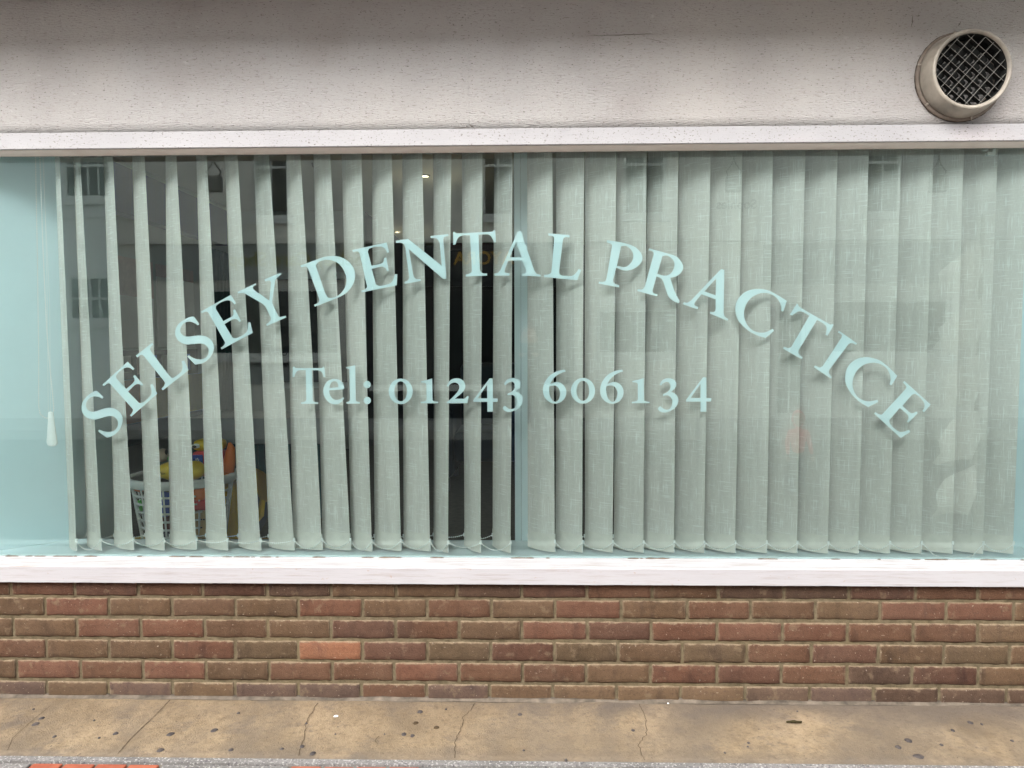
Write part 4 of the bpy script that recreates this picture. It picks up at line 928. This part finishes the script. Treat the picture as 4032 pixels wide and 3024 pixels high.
# rounded yellow toy lying on top
c = W(700, 1853, 0.50); ty = thing('yellow_toy', 'rounded yellow plastic toy lying across the top of the basket', 'toy', tuple(c))
bm = bmesh.new(); blob(bm, (-0.005, 0, 0), (0.085, 0.055, 0.042), 3); blob(bm, (0.078, -0.01, 0.004), (0.042, 0.05, 0.040), 3); obj('body', bm, 'toy_yellow', ty, smooth=True)
bm = bmesh.new(); tube(bm, [(-0.052, -0.0485, 0.004), (-0.045, -0.052, -0.006), (-0.028, -0.054, -0.004)], 0.0012, 4); tube(bm, [(0.035, -0.053, 0.014), (0.032, -0.057, 0.004), (0.034, -0.056, -0.006)], 0.0012, 4); obj('seam', bm, 'black_plastic', ty)
# big activity toy standing up at the right of the basket
c = W(838, 1795, 0.62); at_ = thing('activity_toy', 'yellow and red activity toy with blue screen and orange side standing in the basket', 'toy', tuple(c))
bm = bmesh.new(); box(bm, -0.075, 0.055, -0.045, 0.045, 0.025, 0.075, bev=0.022); obj('top', bm, 'toy_yellow', at_, smooth=True)
bm = bmesh.new(); box(bm, -0.073, 0.052, -0.046, 0.046, -0.085, 0.024, bev=0.012); obj('body', bm, 'toy_red', at_, smooth=True)
bm = bmesh.new(); tube(bm, [(0.062, 0, -0.09), (0.074, 0, -0.02), (0.082, 0, 0.035), (0.076, 0, 0.06)], [0.028, 0.026, 0.018, 0.006], 12); obj('handle', bm, 'toy_orange', at_, smooth=True)
bm = bmesh.new(); box(bm, -0.068, -0.022, -0.055, -0.045, -0.035, 0.012, bev=0.004); obj('screen', bm, 'toy_blue', at_)
bm = bmesh.new(); blob(bm, (-0.055, -0.045, 0.050), (0.020, 0.008, 0.011), 2); obj('eye', bm, 'white_plastic', at_, smooth=True)
bm = bmesh.new(); blob(bm, (-0.058, -0.052, 0.048), (0.010, 0.004, 0.006), 2); obj('pupil', bm, 'black_plastic', at_, smooth=True)
bm = bmesh.new()
for k in range(5): blob(bm, (-0.045 + 0.006 * math.cos(k * 1.257), -0.056, -0.010 + 0.006 * math.sin(k * 1.257)), (0.0035, 0.001, 0.0035), 1)
obj('flower', bm, 'white_plastic', at_)
c = W(640, 1792, 0.60); pt_ = thing('plush_toy', 'beige plush toy with black ear poking out of the basket', 'toy', tuple(c))
bm = bmesh.new(); blob(bm, (0, 0, 0), (0.026, 0.024, 0.030), 2, 0.1); obj('head', bm, 'plush_beige', pt_, smooth=True)
bm = bmesh.new(); blob(bm, (0.020, -0.005, 0.014), (0.006, 0.010, 0.014), 2); obj('ear', bm, 'black_plastic', pt_, smooth=True)
inn = [('ball', 'round orange toy with white badge behind the basket lattice', 'toy_orange', (785, 1935), 0.47, (0.035, 0.03, 0.042)), ('bucket', 'deep blue toy seen low in the basket', 'toy_blue', (648, 1985), 0.48, (0.04, 0.03, 0.055)), ('brick_toy', 'crimson toy block in the right of the basket', 'toy_red', (800, 1985), 0.48, (0.045, 0.03, 0.022)),
       ('ball', 'small green toy at the left inside the basket', 'toy_green', (556, 1990), 0.60, (0.022, 0.022, 0.028)), ('brick_toy', 'brown red toy low in the middle of the basket', 'dark_red', (655, 2060), 0.50, (0.045, 0.03, 0.03)), ('ball', 'orange toy just under the rim at the left', 'toy_orange', (553, 1918), 0.55, (0.035, 0.03, 0.02)),
       ('ball', 'lime green toy tip above the yellow toy', 'toy_green', (670, 1805), 0.58, (0.012, 0.012, 0.012)), ('brick_toy', 'dark toy at the bottom of the basket', 'slate_cloth', (700, 2100), 0.55, (0.09, 0.05, 0.03)), ('ball', 'dark toy filling the middle of the basket', 'slate_cloth', (715, 1960), 0.62, (0.11, 0.06, 0.09))]
for nm, lb, mt, (a, b), Y_, r_ in inn:
    p = W(a, b, Y_); bm = bmesh.new()
    if nm == 'brick_toy': box(bm, -r_[0], r_[0], -r_[1], r_[1], -r_[2], r_[2], bev=0.008)
    else: blob(bm, (0, 0, 0), r_, 3, 0.05)
    tag(obj('toy', bm, mt, smooth=True, loc=tuple(p)), lb, 'toy', 'toys inside the basket')
p = W(797, 2065, 0.475); bk_ = thing('picture_book', 'tan picture book standing inside the right of the basket', 'book', tuple(p), )
obj('cover', bx(-0.045, 0.045, -0.006, 0.006, -0.06, 0.06), 'toy_tan', bk_)
bm = bmesh.new()
for k in range(7):
    x_ = -0.03 + 0.012 * (k % 4); z_ = 0.02 - 0.035 * (k // 4); box(bm, x_, x_ + 0.008, -0.0075, -0.0062, z_, z_ + 0.006)
obj('print', bm, 'black_plastic', bk_)
# yellow ride-on / chair shell on the right of the basket
c = W(972, 1990, 0.95); ch = thing('toy_car', 'yellow plastic ride-on toy with grey cloth in its opening beside the basket', 'ride-on toy', (c.x, 0.95, FZ))
cz_ = c.z - FZ
bm = bmesh.new(); g = []
for k in range(13):
    a = math.pi * k / 12; g.append([bm.verts.new((-0.02 + 0.12 * math.cos(a), yv, cz_ + 0.02 + 0.145 * math.sin(a))) for yv in (-0.09, 0.12)])
for a, b in zip(g[:-1], g[1:]): bm.faces.new((a[0], b[0], b[1], a[1]))
bmesh.ops.solidify(bm, geom=bm.faces[:], thickness=0.022); obj('arch', bm, 'toy_ochre', ch, smooth=True)
bm = bmesh.new(); box(bm, -0.14, -0.015, -0.10, 0.14, 0.05, cz_ + 0.10, bev=0.02); obj('body', bm, 'toy_ochre', ch, smooth=True)
bm = bmesh.new(); blob(bm, (0.045, 0.0, cz_ - 0.02), (0.05, 0.08, 0.12), 3, 0.15); obj('cloth', bm, 'slate_cloth', ch, smooth=True)
bm = bmesh.new(); tube(bm, [(0.10, -0.06, cz_ + 0.04), (0.098, -0.08, cz_ - 0.03), (0.06, -0.10, cz_ - 0.10), (0.0, -0.10, cz_ - 0.14)], 0.014, 10); obj('side_rail', bm, 'toy_ochre', ch, smooth=True)
bm = bmesh.new(); box(bm, -0.14, 0.12, -0.12, 0.14, 0.03, 0.10, bev=0.015); obj('chassis', bm, 'toy_ochre', ch, smooth=True)
for a in (-0.09, 0.08):
    bm = bmesh.new(); lathe(bm, [(0.001, -0.145), (0.045, -0.145), (0.05, -0.14), (0.05, -0.12), (0.001, -0.12)], 20, 'Y', (a, 0, 0.05)); obj('wheel', bm, 'black_plastic', ch, smooth=True)
# yellow tray on the floor left of basket
p = W(565, 2122, 0.52); tag(obj('toy_tray', bx(p.x - 0.05, p.x + 0.05, 0.40, 0.55, p.z - 0.06, p.z + 0.004, bev=0.006), 'toy_yellow'), 'corner of a yellow toy box at the foot of the basket', 'toy box')
FL = bpy.data.objects['toy_tray']
# ------------------------------------------------------------------ the other side of the street (seen mirrored in the glass)
YO = -10.0
def RP(px, py): q_ = U(px, py, 2 * YG - YO); return q_.x, q_.z
f2 = 4032 / 2212
def opp_window(par, x0, x1, z0, z1, cols_, rows_, d=0.09, fm='sash_white'):
    fr_ = bmesh.new(); t_ = 0.06
    box(fr_, x0, x1, YO - d, YO - d + 0.06, z0, z0 + t_); box(fr_, x0, x1, YO - d, YO - d + 0.06, z1 - t_, z1); box(fr_, x0, x0 + t_, YO - d, YO - d + 0.06, z0 + t_, z1 - t_); box(fr_, x1 - t_, x1, YO - d, YO - d + 0.06, z0 + t_, z1 - t_)
    f_ = obj('window', fr_, fm, par)
    obj('pane', bx(x0 + t_, x1 - t_, YO - d + 0.01, YO - d + 0.02, z0 + t_, z1 - t_), 'far_glass', f_)
    gb2 = bmesh.new()
    for k in range(1, cols_): a = x0 + t_ + (x1 - x0 - 2 * t_) * k / cols_; box(gb2, a - 0.014, a + 0.014, YO - d + 0.021, YO - d + 0.045, z0 + t_, z1 - t_)
    for k in range(1, rows_): a = z0 + t_ + (z1 - z0 - 2 * t_) * k / rows_; box(gb2, x0 + t_, x1 - t_, YO - d + 0.0215, YO - d + 0.05, a - 0.02, a + 0.02)
    obj('glazing_bar', gb2, fm, f_)
    obj('window_sill', bx(x0 - 0.06, x1 + 0.06, YO - 0.02, YO + 0.09, z0 - 0.10, z0 - 0.001), 'sash_white', f_)
def facade(par, mat, x0, x1, z1, holes):
    """front wall with real openings: boxes around the holes"""
    xs = sorted({x0, x1, *[h[0] for h in holes], *[h[1] for h in holes]}); bm = bmesh.new()
    for a, b in zip(xs[:-1], xs[1:]):
        hs_ = sorted([(h[2], h[3]) for h in holes if h[0] <= a + 1e-6 and h[1] >= b - 1e-6]); z = -0.1
        for c_, d_ in hs_ + [(z1, z1)]:
            if c_ > z + 1e-6: box(bm, a, b, YO - 0.25, YO, z, c_)
            z = max(z, d_)
    obj('wall', bm, mat, par)
def word(s, x, z, h, mat, par, name='letters', y=YO + 0.075):
    cu = bpy.data.curves.new('t', 'FONT'); cu.body = s; cu.size = h * 1.38; cu.extrude = 0.004; cu.align_x = 'CENTER'; cu.offset = h * 0.025
    t_ = bpy.data.objects.new('t', cu); COL.objects.link(t_); bpy.context.view_layer.update()
    me = bpy.data.meshes.new_from_object(t_.evaluated_get(bpy.context.evaluated_depsgraph_get())); bpy.data.objects.remove(t_); me.materials.clear()
    o = obj(name, me, mat, par); o.location = (x, y, z); o.rotation_euler = (R(90), 0, R(180)); return o
# left: white cottage
xa = RP(-500, 900)[0]; xb = RP(255 * f2, 900)[0]; H1 = 5.45
cot = thing('terraced_house', 'white rendered cottage with small paned windows across the street', 'house')
w1 = [RP(135 * f2, 430 * f2), RP(237 * f2, 330 * f2)]; w2 = [RP(145 * f2, 695 * f2), RP(238 * f2, 600 * f2)]
h = [(w1[0][0], w1[1][0], w1[0][1], w1[0][1] + 1.15), (w2[0][0], w2[1][0], w2[0][1], w2[1][1] + 0.05), (xa + 1.0, xa + 1.9, w2[0][1], w2[1][1] + .05)]
facade(cot, 'white_render', xa - 6, xb, H1, h)
for q_ in h: opp_window(cot, *q_, 4, 2)
obj('band', bx(xa - 6, xb - 0.01, YO, YO + 0.05, w1[0][1] - 0.32, w1[0][1] - 0.2), 'white_render', cot)
obj('roof', bx(xa - 6, xb, YO - 4, YO + 0.25, H1 + 0.01, H1 + 0.2), 'slate_roof', cot); obj('rear_wall', bx(xa - 6, xb, YO - 4, YO - 0.26, -0.1, H1), 'white_render', cot)
# middle: cream building with two shops
xc = RP(1640 * f2, 900)[0]; par_h = thing('shop_terrace', 'cream rendered building with sash windows over two shop fronts across the street', 'building')
sz0 = RP(1000, 472 * f2)[1]; h = []
for a, b in ((545, 625), (1040, 1112), (1345, 1440)): h.append((RP(a * f2, 800)[0], RP(b * f2, 800)[0], sz0, sz0 + 1.75))
zl = RP(1000, 527 * f2)[1]; zf0 = RP(1000, 606 * f2)[1]; zs0 = RP(1000, 770 * f2)[1]
sA = (RP(330 * f2, 900)[0], RP(735 * f2, 900)[0]); sB = (RP(790 * f2, 900)[0], RP(1240 * f2, 900)[0]); sC = (RP(1290 * f2, 900)[0], RP(1470 * f2, 900)[0])
holes = h + [(sA[0] + 0.9, sA[1] - 0.05, zs0, zf0 - 0.12), (sB[0] + 0.1, sB[1] - 0.1, zs0 - 0.5, zf0 - 0.12), (sC[0], sC[1], zs0, zf0 - 0.5)]
facade(par_h, 'cream_render', xb + 0.001, xc, 5.4, holes)
for q_ in h: opp_window(par_h, *q_, 2, 2)
opp_window(par_h, *holes[3], 2, 1, 0.12); opp_window(par_h, *holes[4], 3, 1, 0.12, 'shop_dark'); opp_window(par_h, *holes[5], 2, 1, 0.12)
obj('shopfront', bx(sB[0], sB[1], YO + 0.001, YO + 0.06, -0.1, zs0 - 0.61), 'shop_dark', par_h)
for a_, b_ in ((sB[0], sB[0] + 0.099), (sB[1] - 0.099, sB[1])): obj('shopfront', bx(a_, b_, YO + 0.001, YO + 0.06, zs0 - 0.609, zf0 - 0.001), 'shop_dark', par_h)
obj('shopfront', bx(sB[0] + 0.1, sB[1] - 0.1, YO + 0.001, YO + 0.05, zf0 - 0.119, zf0 - 0.001), 'shop_dark', par_h)
# lower-floor porch lamp bracket and string course
obj('string_course', bx(RP(1290 * f2, 900)[0], xc - 0.02, YO + 0.001, YO + 0.05, zf0 - 0.45, zf0 - 0.36), 'sash_white', par_h)
obj('cornice', bx(xb + 0.01, xc - 0.01, YO, YO + 0.12, zl - 0.01, zl + 0.09), 'cream_render', par_h)
obj('roof', bx(xb + 0.001, xc, YO - 4, YO + 0.25, 5.41, 5.6), 'slate_roof', par_h); obj('rear_wall', bx(xb + 0.001, xc, YO - 4, YO - 0.26, -0.1, 5.4), 'cream_render', par_h)
q0 = RP(285 * f2, 900)[0]
for k in range(9): obj('quoin', bx(q0 - (0.12 if k % 2 else 0.2), q0 + 0.18, YO, YO + 0.03, 2.7 + k * 0.36, 2.7 + k * 0.36 + 0.32), 'cream_render', par_h)
sg = thing('shop_sign', 'grey shop sign across the street reading Selsey Care Shop', 'sign'); obj('board', bx(sA[0], sA[1], YO + 0.001, YO + 0.07, zf0, zl - 0.02), 'shop_grey', sg)
word('Selsey Care Shop', (RP(640 * f2, 900)[0]), RP(1000, 575 * f2)[1], 0.24, 'olive_letter', sg)
sg2 = thing('shop_sign', 'black shop sign across the street with gold capitals AYORA', 'sign'); obj('board', bx(sB[0], sB[1], YO + 0.001, YO + 0.07, zf0, zl - 0.02), 'shop_dark', sg2)
word('AYORA', RP(1045 * f2, 900)[0], RP(1000, 574 * f2)[1], 0.22, 'gold', sg2)
no = thing('window_notice', 'pale panel in the shop window across the street with lines of print', 'notice'); nx0, nx1 = RP(520 * f2, 900)[0], RP(690 * f2, 900)[0]; nz = RP(1000, 830 * f2)[1]
obj('sheet', bx(nx0, nx1, YO + 0.001, YO + 0.02, nz, zs0 - 0.12), 'shop_grey', no)
for s_, yy_ in (('Selsey Care Shop', 768), ('Tel: 01243 201616', 780), ('selseycommunityforum', 792)): word(s_, (nx0 + nx1) / 2, RP(1000, yy_ * f2)[1], 0.085, 'shop_dark', no, y=YO + 0.026)
# right: grey-white building
xd = xc + 14; rb = thing('terraced_house', 'pale grey rendered house with a shop below at the right across the street', 'house')
h = [(RP(1868 * f2, 800)[0], RP(1948 * f2, 800)[0], sz0, sz0 + 1.75), (RP(1868 * f2, 800)[0] + 3, RP(1948 * f2, 800)[0] + 3, sz0, sz0 + 1.75), (RP(1680 * f2, 900)[0], RP(1745 * f2, 900)[0], 0.0, zf0 - 0.35), (RP(1800 * f2, 900)[0], RP(2060 * f2, 900)[0], zs0, zf0 - 0.35)]
facade(rb, 'grey_render', xc + 0.001, xd, 5.5, h)
for q_ in h: opp_window(rb, *q_, 2, 2 if q_[2] > 1.5 else 1)
obj('cornice', bx(xc + 0.01, xd, YO, YO + 0.10, zl, zl + 0.06), 'white_render', rb); obj('sign_board', bx(RP(1650 * f2, 900)[0], RP(2080 * f2, 900)[0], YO + 0.001, YO + 0.05, zf0 - 0.1, zl - 0.05), 'shop_grey', rb)
obj('roof', bx(xc + 0.001, xd, YO - 4, YO + 0.25, 5.51, 5.7), 'slate_roof', rb); obj('rear_wall', bx(xc + 0.001, xd, YO - 4, YO - 0.26, -0.1, 5.5), 'grey_render', rb)
word('Sophies', RP(1590 * f2, 900)[0], RP(1000, 458 * f2)[1], 0.16, 'slate_roof', par_h, 'name_letters', YO + 0.006)
# hanging lamps on cables
for a, lb in ((462, 'left hanging street lamp box on a black cable'), (1585, 'middle hanging street lamp box on a black cable'), (2027, 'right hanging street lamp box on a black cable')):
    yl_ = -5.0; p = U(a * f2, 395 * f2, 2 * YG - yl_); lh = thing('hanging_lamp', lb, 'street lamp', tuple((p.x, yl_, p.z)), 'lamp boxes hung over the street')
    obj('box', bx(-0.075, 0.075, -0.05, 0.05, -0.09, 0.07, bev=0.006), 'galvanised', lh)
    bm = bmesh.new(); tube(bm, [(-0.06, 0, 0.072), (-0.075, 0, 0.12), (-0.02, 0, 0.19), (0, 0, 0.26), (0, 0, 1.6)], 0.008, 5); tube(bm, [(0.06, 0, 0.072), (0.075, 0, 0.12), (0.02, 0, 0.19), (0, 0, 0.25)], 0.008, 5); obj('cable', bm, 'black_plastic', lh)

# ------------------------------------------------------------------ two people on the pavement behind the camera (mirrored faintly)
def skin_body(name, joints, edges, mat, parent, sub=2):
    me = bpy.data.meshes.new(name); me.from_pydata([j[0] for j in joints], edges, []); o = bpy.data.objects.new(name, me); COL.objects.link(o)
    sm = o.modifiers.new('s', 'SKIN'); 
    for d_, j in zip(me.skin_vertices[0].data, joints): d_.radius = (j[1], j[1] * (j[2] if len(j) > 2 else 1))
    me.skin_vertices[0].data[0].use_root = True
    ss = o.modifiers.new('u', 'SUBSURF'); ss.levels = sub; ss.render_levels = sub
    bpy.context.view_layer.update()
    m2 = bpy.data.meshes.new_from_object(o.evaluated_get(bpy.context.evaluated_depsgraph_get())); bpy.data.objects.remove(o); m2.materials.clear()
    return obj(name, m2, mat, parent, smooth=True)
def person(label, loc, h, coat, hood, arms):
    k = h / 1.72; t_ = thing('person', label, 'person', loc)
    V = lambda x_, y_, z_: (x_ * k, y_ * k, z_ * k)
    J = [(V(0, 0, 0.95), .145*k, .7), (V(0, 0, 1.12), .135*k, .7), (V(0, 0, 1.33), .165*k, .65), (V(0, 0, 1.45), .075*k), (V(0, 0.01, 1.52), .055*k)]
    E = [(0, 1), (1, 2), (2, 3), (3, 4)]
    for s_ in (-1, 1):
        n0 = len(J); a = arms
        J += [(V(.17*s_, 0, 1.40), .065*k), (V(a[0][0]*s_, a[0][1], a[0][2]), .05*k), (V(a[1][0]*s_, a[1][1], a[1][2]), .036*k)]
        E += [(2, n0), (n0, n0+1), (n0+1, n0+2)]
    skin_body('coat', J, E, coat, t_)
    JL = [(V(0, 0, 0.93), .13*k, .75)]; EL = []
    for s_ in (-1, 1):
        n0 = len(JL); JL += [(V(.09*s_, 0, .86), .095*k), (V(.10*s_, .01, .49), .065*k), (V(.10*s_, -.01, .10), .045*k)]; EL += [(0, n0), (n0, n0+1), (n0+1, n0+2)]
    skin_body('trousers', JL, EL, 'jeans', t_)
    for s_ in (-1, 1):
        bm = bmesh.new(); blob(bm, V(.10*s_, .05, .045), (.045*k, .13*k, .045*k), 2); obj('shoe', bm, 'shoe', t_, smooth=True)
    hd = bmesh.new(); s0 = bmesh.ops.create_icosphere(hd, subdivisions=3, radius=1.0)
    hk = k * (1.0 if not hood else 1.35)
    for v_ in s0['verts']:
        p = v_.co.copy(); n_ = 0.0
        if p.y > 0:
            n_ += 0.16 * math.exp(-((p.x / .13) ** 2 + ((p.z + .12) / .17) ** 2)) + 0.05 * math.exp(-((p.x / .25) ** 2 + ((p.z + .48) / .10) ** 2))
            for s_ in (-1, 1): n_ -= 0.07 * math.exp(-(((p.x - .32 * s_) / .16) ** 2 + ((p.z - .02) / .12) ** 2))
        wz = 1.0 - 0.22 * max(0, -p.z)
        v_.co = Vector((p.x * .078 * wz * hk, p.y * (.095 + n_ * .1) * hk, p.z * .118 * hk + 1.60 * k + (0.03 if hood else 0)))
    head = obj('head', hd, 'skin', t_, smooth=True)
    for s_ in (-1, 1):
        bm = bmesh.new(); blob(bm, (.027 * s_ * hk, .083 * hk, (1.605 * k + (0.03 if hood else 0))), (.011 * hk, .007 * hk, .007 * hk), 2); obj('eye', bm, 'black_plastic', head, smooth=True)
        bm = bmesh.new(); blob(bm, (.080 * s_ * hk, -.005, 1.595 * k), (.010 * hk, .022 * hk, .032 * hk), 2); obj('ear', bm, 'skin', head, smooth=True)
    bm = bmesh.new(); s0 = bmesh.ops.create_icosphere(bm, subdivisions=3, radius=1.0); dl = [v_ for v_ in s0['verts'] if v_.co.y > 0.45 and v_.co.z < 0.55]
    bmesh.ops.delete(bm, geom=dl, context='VERTS')
    for v_ in bm.verts: v_.co = Vector((v_.co.x * .095 * hk, v_.co.y * .112 * hk - .008, v_.co.z * .135 * hk + 1.605 * k + (0.03 if hood else 0)))
    obj('hood' if hood else 'hair', bm, coat if hood else 'hair', t_, smooth=True)
    for s_ in (-1, 1):                                             # hands with five fingers
        e, w_ = Vector(V(arms[0][0]*s_, arms[0][1], arms[0][2])), Vector(V(arms[1][0]*s_, arms[1][1], arms[1][2])); d_ = (w_ - e).normalized(); side = d_.cross(Vector((0, 0, 1))).normalized(); up_ = side.cross(d_)
        if abs(d_.z) > .9: side = Vector((0, 1, 0)); up_ = Vector((s_, 0, 0))
        J = [(tuple(w_ + d_ * .02 * k), .022*k), (tuple(w_ + d_ * .07 * k), .026*k, .8)]; E = [(0, 1)]
        for fi, ln in enumerate((.060, .068, .064, .050)):
            b_ = w_ + d_ * .09 * k + up_ * (fi - 1.5) * -.019 * k; n0 = len(J); J += [(tuple(b_), .0095*k), (tuple(b_ + d_ * ln * .5 * k), .0085*k), (tuple(b_ + d_ * ln * .85 * k - side * s_ * .018 * k), .0075*k)]; E += [(1, n0), (n0, n0+1), (n0+1, n0+2)]
        n0 = len(J); b_ = w_ + d_ * .05 * k + up_ * .03 * k; J += [(tuple(b_), .0105*k), (tuple(b_ + d_ * .03 * k + up_ * .022 * k), .0095*k)]; E += [(0, n0), (n0, n0+1)]
        skin_body('hand', J, E, 'skin', t_, 1)
    return t_
person('person in a dark jacket holding a phone up with both hands', (0.0, -3.05, -0.004), 1.42, 'dark_coat', False, ((0.22, 0.16, 1.20), (0.085, 0.36, 1.42)))
ph = bmesh.new(); box(ph, -0.075, 0.075, -2.640, -2.632, 1.215, 1.287, bev=0.002); tag(obj('phone', ph, 'black_plastic'), 'black phone held up by the person in the dark jacket', 'phone')
cp = U(3144, 1660, 2 * YG + 4.0)
person('small child in a red hooded coat standing in the road', (cp.x, -4.0, -0.16), 0.98 * (cp.z + 0.16) / 0.92, 'pink_coat', True, ((0.23, 0.03, 1.16), (0.24, 0.12, 0.95)))

bn = U(3773, 1500, 2 * YG + 2.32); bt = thing('reflection_banner', 'tall white pleated banner made up out of view for an unidentified pale reflection', 'banner', (bn.x, -2.32, -0.16))  # invented form, added out of view to give the stacked pale reflection
bm = bmesh.new(); tube(bm, [(0.13, 0, 0), (0.13, 0, 2.3)], 0.014, 8); obj('pole', bm, 'wire', bt)
for k in range(5):
    z0_ = 0.25 + k * 0.375; bm = bmesh.new(); pr = None
    for i in range(13):
        f_ = i / 12; x_ = 0.12 - 0.27 * f_; d_ = 0.03 * math.sin(f_ * 7 + k)
        zt_2 = z0_ + 0.36 - 0.20 * f_ ** 1.6; zb_2 = z0_ + 0.02 * math.sin(f_ * 5 + k)
        cur = [bm.verts.new((x_, d_ + 0.02, zt_2)), bm.verts.new((x_ - 0.01, d_ + 0.07, (zt_2 + zb_2) / 2)), bm.verts.new((x_ - 0.02, d_ - 0.01, zb_2))]
        if pr:
            for a in range(2): bm.faces.new((pr[a], cur[a], cur[a + 1], pr[a + 1]))
        pr = cur
    obj('fold', bm, 'sash_white', bt, smooth=True)
